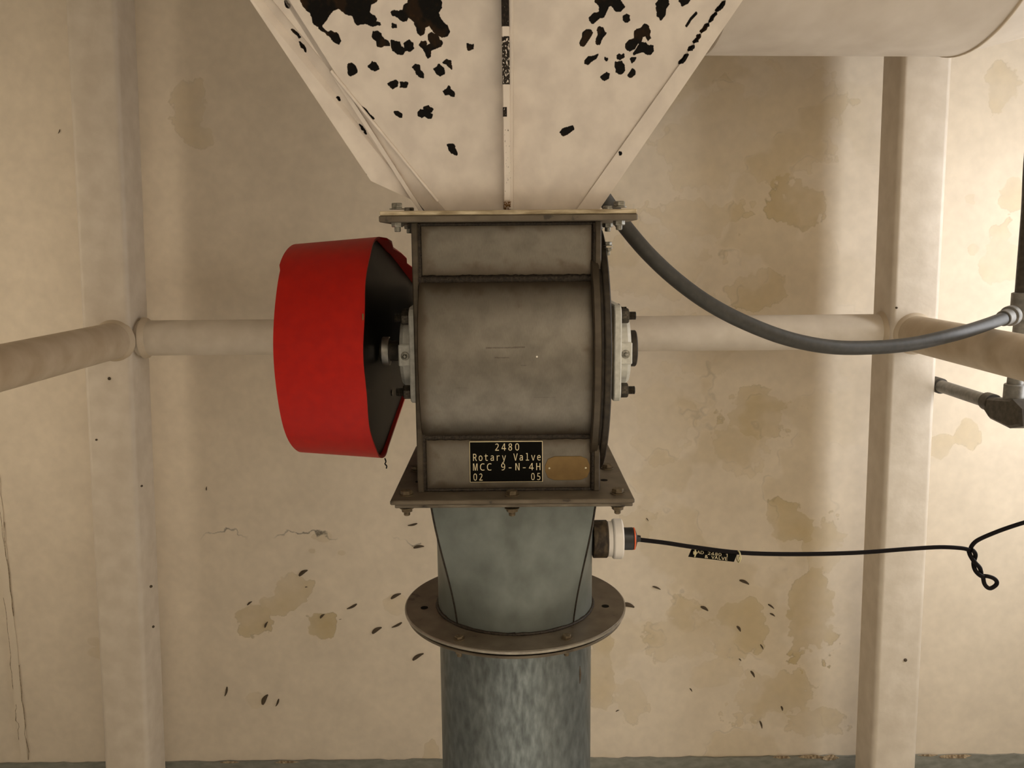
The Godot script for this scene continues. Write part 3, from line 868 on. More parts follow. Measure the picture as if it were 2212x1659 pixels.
func inlet_duct() -> void:
	var c := V(0.95, 2.615, 1.904)
	var o := thing("inlet_duct", "large white painted round duct running from hopper to right wall above right leg", "duct", c)
	# drum, tilted a touch, seam at its right end, then a cone to a smaller pipe
	var axis := Vector3(1, -0.012, 0)
	part("drum", Mb.new().lathe(c, -axis, [Vector2(0.376, -0.002), Vector2(0.379, 0.0), Vector2(0.379, 0.53), Vector2(0.376, 0.532)], 96), M["duct_paint"], o)
	part("seam", Mb.new().lathe(c, axis, [Vector2(0.378, -0.004), Vector2(0.3815, -0.002), Vector2(0.3815, 0.003), Vector2(0.378, 0.005)], 96, false), M["dusty_tube_paint"], o)
	part("cone", Mb.new().lathe(c + axis * 0.003, axis, [Vector2(0.377, 0), Vector2(0.25, 0.5), Vector2(0.25, 0.8)], 96), M["duct_paint"], o)


# ------------------------------------------------------------------ hopper
func hopper() -> void:
	var y0 := 1.897
	var o := thing("hopper", "white painted steel hopper with chipped paint tapering down to rotary valve", "hopper", V(0, y0, AXIS_D))
	var chipped := chipped_material()
	var k := 0.6                     # lean of the front
	var top := 0.42
	var e := 0.006
	var left := func(h: float) -> float: return -0.126 - 0.575 * h
	var right := func(h: float) -> float: return 0.1215 + 0.645 * h
	var wall := func(a: Vector3, b: Vector3, c: Vector3, d: Vector3, n: Vector3) -> Mb:
		var m := Mb.new()
		m.quad(a, b, c, d)
		m.quad(a + n, d + n, c + n, b + n)
		m.quad(a, a + n, b + n, b)
		m.quad(b, b + n, c + n, c)
		m.quad(c, c + n, d + n, d)
		m.quad(d, d + n, a + n, a)
		m.close()
		return m
	var f0 := AXIS_D - 1.235
	var L0: float = left.call(0.0)
	var R0: float = right.call(0.0)
	var L1: float = left.call(top)
	var R1: float = right.call(top)
	var back := Vector3(0, -k, -1).normalized() * e
	var f_in := func(h: float) -> float: return -0.0885 - 0.787 * h       # seam at the left edge of the flat front
	var f_out := func(h: float) -> float: return 0.1217 + 0.652 * h
	var rx0: float = f_out.call(0.0)
	var rx1: float = f_out.call(top)
	part("front_panel", wall.call(V(f_in.call(0.0), y0, AXIS_D - f0), V(rx0, y0, AXIS_D - f0), V(rx1, y0 + top, AXIS_D - f0 - k * top), V(f_in.call(top), y0 + top, AXIS_D - f0 - k * top), Vector3(0, 0, -e)), chipped, o, [HX, HY, HW, HH])
	part("back_panel", wall.call(V(L0, y0, AXIS_D + f0), V(R0, y0, AXIS_D + f0), V(R1, y0 + top, AXIS_D + f0 + k * top), V(L1, y0 + top, AXIS_D + f0 + k * top), Vector3(0, 0, e)), M["hopper_paint"], o)
	part("side_panel", wall.call(V(L0, y0, AXIS_D - f0), V(L0, y0, AXIS_D + f0), V(L1, y0 + top, AXIS_D + f0 + k * top), V(L1, y0 + top, AXIS_D - f0 - k * top), Vector3(e, 0, 0)), M["hopper_paint"], o)
	part("side_panel", wall.call(V(R0, y0, AXIS_D - f0), V(R0, y0, AXIS_D + f0), V(R1, y0 + top, AXIS_D + f0 + k * top), V(R1, y0 + top, AXIS_D - f0 - k * top), Vector3(-e, 0, 0)), M["hopper_paint"], o)
	# straight shell above, up to the ceiling
	var zf := AXIS_D - f0 - k * top
	var zb := AXIS_D + f0 + k * top
	part("upper_shell", Mb.new().box(V((L1 + R1) / 2.0, y0 + top + 0.5, (zf + zb) / 2.0), Vector3(R1 - L1, 1.0, zb - zf), 0.01), M["hopper_paint"], o)
	# bar up the middle of the front
	var rib := Mb.new()
	var face := func(x: float, h: float, off: float) -> Vector3: return V(x, y0 + h, AXIS_D - f0 - k * h - off)
	var rings := []
	for r in [[0.002, 0.001, 0.0055], [0.014, 0.014, 0.0048], [0.045, 0.028, 0.0045], [top, 0.030, 0.0045]]:
		rings.append(PackedVector3Array([face.call(-0.004 - r[2], r[0], -0.002), face.call(-0.004 - r[2], r[0], r[1] - 0.002), face.call(-0.004 - r[2] + 0.001, r[0], r[1]), face.call(-0.004 + r[2] - 0.001, r[0], r[1]), face.call(-0.004 + r[2], r[0], r[1] - 0.002), face.call(-0.004 + r[2], r[0], -0.002)]))
	rib.loft(rings)
	var fillet := PackedVector3Array([face.call(0.0005, 0.004, 0.0), face.call(0.0015, 0.2, 0.0), face.call(0.0015, top, 0.0)])
	part("weld_run", Mb.new().tube(fillet, 0.004, 8), M["hopper_paint"], o)
	part("seam_bar", rib, rib_material(), o, [-0.009, HY, 0.010, HH])
	# corner bars: a flat lap on the right edge, an angle bent back on the left edge
	var strip := func(x0: Callable, x1: Callable, o0: float, o1: float, h0: float, h1: float, thick: float) -> Mb:
		var m := Mb.new()
		var rr := []
		var n := 2
		for i in n:
			var h: float = lerpf(h0, h1, i / (n - 1.0))
			rr.append(PackedVector3Array([face.call(x0.call(h), h, o0 - thick), face.call(x0.call(h), h, o0), face.call(x1.call(h), h, o1), face.call(x1.call(h), h, o1 - thick)]))
		m.loft(rr)
		return m
	var r_in := func(h: float) -> float: return 0.090 + 0.699 * minf(h, 0.5)
	part("corner_bar", strip.call(r_in, f_out, 0.0035, 0.0035, 0.0, top, 0.004), chipped, o, [HX, HY, HW, HH])
	var l_mid := func(h: float) -> float: return minf(-0.118 - 0.7035 * h, f_in.call(h) - 0.001)
	var l_out := func(h: float) -> float: return minf(-0.1634 - 0.583 * h, l_mid.call(h) - 0.004)
	part("corner_bar", strip.call(f_in, l_mid, 0.001, -0.010, 0.0, top, 0.005), chipped, o, [HX, HY, HW, HH])
	# outer leg of the angle: its foot is cut on a slant
	var leg := Mb.new()
	var out_ := []
	for h in [[0.012, 0.040], [0.25, 0.25], [top, top]]:
		out_.append(PackedVector3Array([face.call(l_mid.call(h[0]), h[0], -0.016), face.call(l_mid.call(h[0]), h[0], -0.010), face.call(l_out.call(h[1]), h[1], 0.004), face.call(l_out.call(h[1]), h[1], -0.002)]))
	leg.loft(out_)
	part("corner_bar_leg", leg, chipped, o, [HX, HY, HW, HH])
	# weld run along the left corner
	var run := PackedVector3Array()
	for i in 15:
		var h := 0.014 + i * 0.011
		run.append(face.call(f_in.call(h), h, 0.001))
	part("weld_run", Mb.new().tube(run, 0.0022, 8), M["hopper_paint"], o)
	# flange plate at its mouth
	part("flange_plate", Mb.new().box(V(-0.003, y0 - 0.003, AXIS_D), Vector3(0.345, 0.006, 0.345), 0.001), M["dirty_flange_paint"], o)


# ------------------------------------------------------------------ rotary valve
func rotary_valve() -> void:
	var o := thing("rotary_valve", "grey stainless rotary valve with black name plate, bolted under white hopper", "valve", V(-0.004, 1.484, AXIS_D))
	var xc := -0.006
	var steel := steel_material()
	var smap := [SX, SY, SW, SH]
	var hw := 0.124          # half width of the body
	var fd := 0.1245         # half depth of the throats
	var r := 0.1690
	part("top_flange", Mb.new().box(V(-0.003, 1.8865, AXIS_D), Vector3(0.347, 0.0085, 0.347), 0.0012), M["dull_flange_steel"], o)
	part("bottom_flange", Mb.new().box(V(-0.001, 1.4925, AXIS_D), Vector3(0.345, 0.0065, 0.345), 0.0012), M["dull_flange_steel"], o)
	# throats and drum
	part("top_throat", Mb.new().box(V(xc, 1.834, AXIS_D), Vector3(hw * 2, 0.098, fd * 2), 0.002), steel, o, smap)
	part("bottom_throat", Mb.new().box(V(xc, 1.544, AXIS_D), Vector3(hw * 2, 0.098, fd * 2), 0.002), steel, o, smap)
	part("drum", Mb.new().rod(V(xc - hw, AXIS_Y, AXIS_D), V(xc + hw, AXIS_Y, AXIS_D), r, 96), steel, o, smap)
	# weld runs where drum meets throats
	for y in [1.8035, 1.5765]:
		var bead := PackedVector3Array()
		var fat := PackedFloat32Array()
		for i in 61:
			bead.append(V(xc - hw + i / 60.0 * hw * 2, y + rng.randf_range(-0.0006, 0.0006), AXIS_D - fd - 0.0005))
			fat.append(0.0062 * rng.randf_range(0.92, 1.08) if y > 1.7 else 0.0046 * rng.randf_range(0.92, 1.08))
		part("weld_bead", Mb.new().tube(bead, 0.005, 10, fat), M["weld_bead"], o)
	for s in [-1, 1]:     # weld along the foot and the head of the throats
		part("weld_bead", Mb.new().rod(V(xc - hw, 1.497 if s < 0 else 1.8805, AXIS_D - fd), V(xc + hw, 1.497 if s < 0 else 1.8805, AXIS_D - fd), 0.0032, 10), M["weld_bead"], o)
	# side plates of the throats
	for s in [-1, 1]:
		var x: float = xc + s * (hw + 0.004)
		part("side_plate", Mb.new().box(V(x, 1.689, AXIS_D), Vector3(0.009, 0.388, 0.262), 0.0015), M["stained_stainless"], o)
		for zz in [1.0]:
			part("weld_bead", Mb.new().rod(V(x - s * 0.005, 1.4975, AXIS_D - fd - 0.001), V(x - s * 0.005, 1.8815, AXIS_D - fd - 0.001), 0.0042, 10), M["weld_bead"], o)
	# body flanges and bolted end covers
	for s in [-1, 1]:
		var ax := Vector3(s, 0, 0)
		if s < 0:
			part("end_cover", Mb.new().lathe(V(xc - hw - 0.0085, AXIS_Y, AXIS_D), ax, [Vector2(0.07, 0), Vector2(0.07, 0.009), Vector2(0.068, 0.010)], 64), M["dark_cast_steel"], o)
			bearing(o, s, -0.1405)
			continue
		var ring_r := 0.188
		part("body_flange", Mb.new().lathe(V(xc + s * (hw - 0.006), AXIS_Y, AXIS_D), ax, [Vector2(ring_r - 0.002, 0), Vector2(ring_r, 0.0015), Vector2(ring_r, 0.0095), Vector2(ring_r - 0.002, 0.011)], 96), M["stained_stainless"], o)
		var cover := part("end_cover", Mb.new().lathe(V(xc + s * (hw + 0.0085), AXIS_Y, AXIS_D), ax, [Vector2(ring_r - 0.006, -0.004), Vector2(ring_r - 0.006, 0.0), Vector2(ring_r - 0.001, 0.0005), Vector2(ring_r, 0.002), Vector2(ring_r, 0.0085), Vector2(ring_r - 0.002, 0.010)], 96), M["dark_cast_steel"], o)
		for t in [2.2, PI, 4.1]:
			var p := V(xc + s * (hw + 0.0185), AXIS_Y + sin(t) * 0.17, AXIS_D - cos(t) * 0.17)
			put("cover_bolt", bolt_mesh(0.0055, 0.0045, 0.002, 0.0, 0.0), M["dark_bolt"], cover, p, Basis(Vector3(0, 0, 1), -s * PI / 2.0))
		bearing(o, s, 0.1515)
		part("bearing_spacer", Mb.new().lathe(V(0.1355, AXIS_Y, AXIS_D), Vector3(1, 0, 0), [Vector2(0.06, 0), Vector2(0.06, 0.0165)], 48), M["dirty_flange_paint"], o)
	# extra stud seen at the upper right of the cover
	put("cover_stud", bolt_mesh(0.0055, 0.006, 0.002, 0.005, 0.006), M["zinc_bolt"], o, V(0.1385, 1.848, 1.268))
	# flange bolts
	var big := bolt_mesh(0.0082, 0.0085, 0.0155, 0.0085, 0.0065)
	var low := bolt_mesh(0.0085, 0.0070, 0.0180, 0.0065, 0.0060)
	for x in [-0.1555, 0.1490]:
		for d in [1.228, 1.372, 1.516]:
			put("flange_bolt", big, M["zinc_bolt"], o, V(x, 1.9002, d), Basis(Vector3.UP, x * 9.0 + d))
			put("flange_bolt", low, M["brown_bolt"], o, V(x + 0.002, 1.496, d), Basis(Vector3.UP, x * 7.0 + d * 2.0))
	put("flange_bolt", low, M["brown_bolt"], o, V(-0.0015, 1.496, 1.222), Basis(Vector3.UP, 0.4))
	for x in [-0.143, 0.139]:
		for d in [1.30, 1.45]:
			part("bolt_hole", Mb.new().lathe(V(x, 1.4953, d), Vector3.UP, [Vector2(0.0055, 0), Vector2(0.0055, 0.0008)], 16), M["plate_black"], o)
	# dark blocks under the upper flange
	part("lug", Mb.new().box(V(-0.1385, 1.8785, 1.26), Vector3(0.013, 0.008, 0.016), 0.001), M["dark_cast_steel"], o)
	# name plate with engraved lines
	var f := AXIS_D - fd
	var np := part("name_plate", Mb.new().box(V(-0.0095, 1.5395, f - 0.0012), Vector3(0.1065, 0.0610, 0.0024), 0.0006), M["engraving"], o)
	np.set_meta("label", "black engraved name plate with pale border and four lines of writing")
	part("plate_face", Mb.new().box(V(-0.0095, 1.5395, f - 0.0024), Vector3(0.1045, 0.0590, 0.0008), 0.0002), M["plate_black"], np)
	var lines := [["2480", -0.0088, 1.5612, 1.13], ["Rotary Valve", -0.0095, 1.5462, 1.0], ["MCC 9-N-4H", -0.0095, 1.5318, 1.2], ["02", -0.0515, 1.5168, 1.0], ["05", 0.0325, 1.5168, 1.0]]
	for l in lines:
		put("lettering", letters(l[0], 0.0140, 0.0006, 6), M["engraving"], np, V(l[1] + 0.001, l[2], f - 0.0028), Basis().scaled(Vector3(l[3] * 0.77, 1.0, 1.0)))
	# blank brass tag with two rivets
	var tagp := PackedVector2Array()
	for q in 4:
		for s in 3:
			var t := (q + s / 2.0) * PI / 2.0
			var m := Vector2([1, -1, -1, 1][q], [1, 1, -1, -1][q]) * Vector2(0.0325 - 0.0135, 0.0178 - 0.0135)
			tagp.append(m + Vector2(cos(t), sin(t)) * 0.0135)
	var bt := part("brass_tag", Mb.new().plate(tagp, V(0.0797, 1.5288, f), Vector3.RIGHT, Vector3.UP, Vector3(0, 0, 0.0014), 0.0003), M["brass"], o)
	bt.set_meta("label", "blank brown brass tag with two rivets")
	for x in [-0.0265, 0.0265]:
		part("rivet", Mb.new().lathe(V(0.0797 + x, 1.5288, f - 0.0012), Vector3(0, 0, 1), [Vector2(0.0018, 0), Vector2(0.0015, 0.0008), Vector2(0.0006, 0.0013)], 12, false), M["rivet"], bt)


func bearing(o: Node3D, s: int, x: float) -> void:   # four-bolt flange bearing on the shaft end
	var white: Material = M["bearing_white"]
	var ax := Vector3(s, 0, 0)
	var y := AXIS_Y - 0.002
	var b := part("bearing", Mb.new().lathe(V(x + s * 0.006, y, AXIS_D), ax, [Vector2(0.060, 0.0), Vector2(0.058, 0.004), Vector2(0.056, 0.018), Vector2(0.051, 0.0235), Vector2(0.030, 0.0245)], 48), white, o)
	# flange: a square with full corners
	var sq := PackedVector2Array()
	for q in 4:
		for i in 6:
			var t := (q + i / 5.0) * PI / 2.0
			sq.append(Vector2([1, -1, -1, 1][q], [1, 1, -1, -1][q]) * 0.0545 + Vector2(cos(t), sin(t)) * 0.0185)
	part("mounting_flange", Mb.new().plate(sq, V(x + s * 0.001, y, AXIS_D), Vector3(0, 0, 1), Vector3.UP, ax * 0.011, 0.0015), white, b)
	part("gasket", Mb.new().lathe(V(x, y, AXIS_D), ax, [Vector2(0.062, -0.001), Vector2(0.062, 0.002)], 40), M["dirty_flange_paint"], b)
	# boss with grease nipple towards the viewer
	part("boss", Mb.new().box(V(x + s * 0.0195, y, AXIS_D - 0.056), Vector3(0.021, 0.034, 0.006), 0.002), white, b)
	part("grease_nipple", Mb.new().lathe(V(x + s * 0.0200, y - 0.001, AXIS_D - 0.059), Vector3(0, 0, 1), [Vector2(0.0066, 0), Vector2(0.0062, 0.0018), Vector2(0.0034, 0.0022), Vector2(0.0032, 0.005), Vector2(0.0018, 0.0062)], 16), M["zinc_bolt"], b)
	var stud := stud_mesh(0.0112, 0.0120, 0.0105)
	for dy in [-0.0565, 0.0565]:
		for dz in [-0.054, 0.054]:
			put("bearing_nut", stud, M["dark_bolt"], b, V(x + s * 0.0105, y + dy, AXIS_D + dz), Basis(Vector3(0, 0, 1), -s * PI / 2.0))
	if s > 0:
		part("shaft_cap", Mb.new().lathe(V(x + 0.0300, y + 0.001, AXIS_D), ax, [Vector2(0.0275, 0), Vector2(0.0285, 0.001), Vector2(0.0285, 0.0115), Vector2(0.0270, 0.0130), Vector2(0.0, 0.0130)], 36), M["dark_cast_steel"], b)
	else:
		part("shaft", Mb.new().rod(V(x - 0.028, y, AXIS_D), V(x - 0.0655, y, AXIS_D), 0.016, 28), M["dark_cast_steel"], b)
		part("shaft_collar", Mb.new().rod(V(x - 0.050, y, AXIS_D), V(x - 0.062, y, AXIS_D), 0.0225, 28), M["bright_steel"], b)


# ------------------------------------------------------------------ red drive guard and its motor
func drive_guard() -> void:
	var o := thing("drive_guard", "red drive guard with black back plate at left end of rotary valve", "guard", V(-0.265, 1.69, AXIS_D))
	# outline round a large and a small sprocket, in (-d, y)
	var big := Vector2(-AXIS_D, 1.693)
	var little := Vector2(-1.88, 1.690)
	var r1 := 0.172
	var r2 := 0.085
	var lean := asin((r1 - r2) / big.distance_to(little))
	var outline := PackedVector2Array()
	for i in 49:
		var t := lerpf(-PI / 2.0 - lean, PI / 2.0 + lean, i / 48.0)
		outline.append(big + Vector2(cos(t), sin(t)) * r1)
	for i in 9:
		outline.append((big + Vector2(cos(PI / 2.0 + lean), sin(PI / 2.0 + lean)) * r1).lerp(little + Vector2(cos(PI / 2.0 + lean), sin(PI / 2.0 + lean)) * r2, (i + 0.5) / 9.5))
	for i in 25:
		var t := lerpf(PI / 2.0 + lean, PI * 1.5 - lean, i / 24.0)
		outline.append(little + Vector2(cos(t), sin(t)) * r2)
	var band := Mb.new()
	var rings := []
	var steps := [[0.0, -0.0035], [0.0, 0.0], [1.0, 0.0], [1.0, -0.0035]]
	var xl := -0.330
	for st in steps:
		var ring := PackedVector3Array()
		for i in outline.size():
			var p := outline[i]
			var c := big if p.x > -1.5 else little
			var n := (p - c).normalized()
			# the sheet's free edge is a little wavy, and stands out at the upper back
			var wave := 0.0
			if i > 46 and i < 60:
				wave = 0.016 * sin((i - 46) / 14.0 * PI) + 0.004 * sin(i * 2.1)
			var xr := -0.2035 + wave + 0.0008 * sin(i * 0.7)
			var q: Vector2 = p + n * (st[1] + 0.0010 * sin(i * 0.55) - (0.010 if st[0] == 0.0 else 0.0))
			ring.append(Vector3(lerpf(xl, xr, st[0]) - (0.006 if st[0] == 0.0 and i > 36 and i < 52 else 0.0) * 0.5, q.y, q.x))
		rings.append(ring)
	rings.append(rings[0])
	band.loft(rings, -1, false, true)
	part("red_band", band, M["red_guard"], o)
	var inner := PackedVector2Array()
	for p in outline:
		var c := big if p.x > -1.5 else little
		inner.append(p - (p - c).normalized() * 0.0056)
	part("black_back_plate", Mb.new().plate(inner, Vector3(-0.2085, 0, 0), Vector3(0, 0, 1), Vector3.UP, Vector3(-0.003, 0, 0), 0.0, true), M["black_plate"], o)
	part("red_front_plate", Mb.new().plate(Geometry2D.offset_polygon(inner, -0.0085)[0], Vector3(xl + 0.006, 0, 0), Vector3(0, 0, 1), Vector3.UP, Vector3(-0.003, 0, 0), 0.0, true), M["red_guard"], o)
	# clip, screw and a frayed thread at the foot
	part("clip", Mb.new().box(V(-0.2045, 1.752, 1.212), Vector3(0.002, 0.014, 0.004), 0.0005), M["brass"], o)
	part("screw", Mb.new().lathe(V(-0.2085, 1.60, 1.50), Vector3(1, 0, 0), [Vector2(0.006, 0), Vector2(0.005, 0.002)], 12), M["dark_bolt"], o)
	var t := arc(PackedVector3Array([V(-0.199, 1.5245, 1.335), V(-0.1975, 1.519, 1.335), V(-0.199, 1.5155, 1.335), V(-0.1965, 1.512, 1.335), V(-0.1972, 1.508, 1.335)]))
	part("frayed_thread", Mb.new().tube(t, 0.0011, 6), M["black_cable"], o)

	var g := thing("gear_motor", "dark gear motor behind rotary valve, mostly hidden beside red guard", "motor", V(-0.1, 1.69, 1.88))
	part("motor_body", Mb.new().lathe(V(-0.200, 1.69, 1.88), Vector3(1, 0, 0), [Vector2(0.045, 0), Vector2(0.05, 0.012), Vector2(0.078, 0.016), Vector2(0.078, 0.2), Vector2(0.07, 0.21), Vector2(0.02, 0.212)], 40), M["dark_cast_steel"], g)
	part("motor_foot", Mb.new().box(V(-0.09, 1.64, 1.71), Vector3(0.11, 0.02, 0.3), 0.002), M["dark_cast_steel"], g)


# ------------------------------------------------------------------ square-to-round chute and the drop pipe
func chute_and_pipe() -> void:
	var y1 := 1.4880
	var y0 := 1.272
	var o := thing("transition_chute", "dull galvanised square to round chute on round flange below rotary valve", "chute", V(0.001, y0, AXIS_D))
	var rings := []
	var bottom := 0.1255
	for k in 13:
		var t := k / 12.0
		var y := lerpf(y0 - 0.004, y1, t)
		var ring := PackedVector3Array()
		for q in 4:
			for i in 14:
				var a := (q - 0.5 + i / 14.0) * PI / 2.0
				var round_ := Vector2(sin(a), cos(a)) * bottom
				# the same place on the square, corners slightly eased
				var sx := clampf(tan(a - q * PI / 2.0), -1.0, 1.0)
				var e := Vector2(sx, 1.0) * 0.1245
				var corner := maxf(0.0, absf(sx) - 0.9) / 0.1
				e.y -= corner * 0.004
				var sq := Vector2(e.x * cos(q * PI / 2.0) + e.y * sin(q * PI / 2.0), -e.x * sin(q * PI / 2.0) + e.y * cos(q * PI / 2.0))
				var p := round_.lerp(sq, smoothstep(0.0, 1.0, t) * 0.5 + t * 0.5)
				ring.append(V(0.002 + p.x, y, AXIS_D - p.y))
		rings.append(ring)
	# groups: each side is smooth in itself, so that the corner folds stay crisp
	var m := Mb.new()
	for k in 12:
		for i in 56:
			var j := (i + 1) % 56
			m.quad(rings[k][i], rings[k][j], rings[k + 1][j], rings[k + 1][i], 1 + i / 14)
	for e in [0, 12]:
		var mid := V(0.002, rings[e][0].y, AXIS_D)
		for i in 56:
			var j := (i + 1) % 56
			if e == 0:
				m.tri(mid, rings[e][j], rings[e][i])
			else:
				m.tri(mid, rings[e][i], rings[e][j])
	m.close()
	part("chute_body", m, M["galvanised_chute"], o)
	# dark fold lines down the front corners
	for q in [0, 1]:
		var line := PackedVector3Array()
		for k in 13:
			var p: Vector3 = rings[k][q * 14]
			line.append(p + Vector3(0, 0, 0.0))
		part("fold_seam", Mb.new().tube(line, 0.0015, 8), M["weld_bead"], o)
	part("top_flange", Mb.new().box(V(0.001, 1.4862, AXIS_D), Vector3(0.337, 0.0055, 0.337), 0.001), M["flange_edge"], o)
	part("round_flange", Mb.new().lathe(V(0.002, y0 - 0.006, AXIS_D), Vector3.UP, [Vector2(0.178, 0), Vector2(0.1785, 0.001), Vector2(0.1785, 0.0052), Vector2(0.178, 0.006)], 96), M["dull_flange_steel"], o)
	part("flange_rim", Mb.new().lathe(V(0.002, y0 - 0.006, AXIS_D), Vector3.UP, [Vector2(0.178, 0.0006), Vector2(0.1800, 0.0012), Vector2(0.1800, 0.0048), Vector2(0.178, 0.0056)], 96), M["rolled_edge"], o)
	var seam := PackedVector3Array()
	var fat := PackedFloat32Array()
	for i in 73:
		var a := TAU * i / 72
		seam.append(V(0.002 + sin(a) * 0.1265, y0 + 0.001, AXIS_D - cos(a) * 0.1265))
		fat.append(rng.randf_range(0.0022, 0.0036))
	part("weld_bead", Mb.new().tube(seam, 0.003, 8, fat), M["weld_bead"], o)
	for s in [[0.148, 1.33], [-0.145, 1.33]]:
		part("bolt_hole", Mb.new().lathe(V(s[0], y0 - 0.0002, s[1] + 0.02), Vector3.UP, [Vector2(0.006, 0), Vector2(0.006, 0.0006)], 16), M["plate_black"], o)
	var fb := bolt_mesh(0.007, 0.005, 0.016, 0.006, 0.006)
	for s in [-0.082, 0.078]:
		put("flange_bolt", fb, M["brown_bolt"], o, V(s, y0, AXIS_D - 0.137), Basis(Vector3.UP, s * 20.0))

	var p := thing("drop_pipe", "galvanised grey steel pipe rising from floor to round flange below the chute", "pipe", V(0.002, 0, AXIS_D))
	part("gasket", Mb.new().lathe(V(0.002, y0 - 0.0095, AXIS_D), Vector3.UP, [Vector2(0.1735, 0), Vector2(0.1735, 0.0032)], 96), M["plate_black"], p)
	part("round_flange", Mb.new().lathe(V(0.002, y0 - 0.0140, AXIS_D), Vector3.UP, [Vector2(0.175, 0), Vector2(0.176, 0.001), Vector2(0.176, 0.0035), Vector2(0.175, 0.0045)], 96), M["dull_flange_steel"], p)
	part("pipe_wall", Mb.new().lathe(V(0.002, 0.0, AXIS_D), Vector3.UP, [Vector2(0.1245, 0.0), Vector2(0.1245, y0 - 0.014)], 96), M["galvanised_pipe"], p)
	part("scuff", Mb.new().tube(PackedVector3Array([V(0.1030, 1.195, AXIS_D - 0.0725), V(0.1032, 1.18, AXIS_D - 0.0722), V(0.1030, 1.165, AXIS_D - 0.0725)]), 0.002, 8, PackedFloat32Array([0.0006, 0.0022, 0.0006])), M["mud"], p)


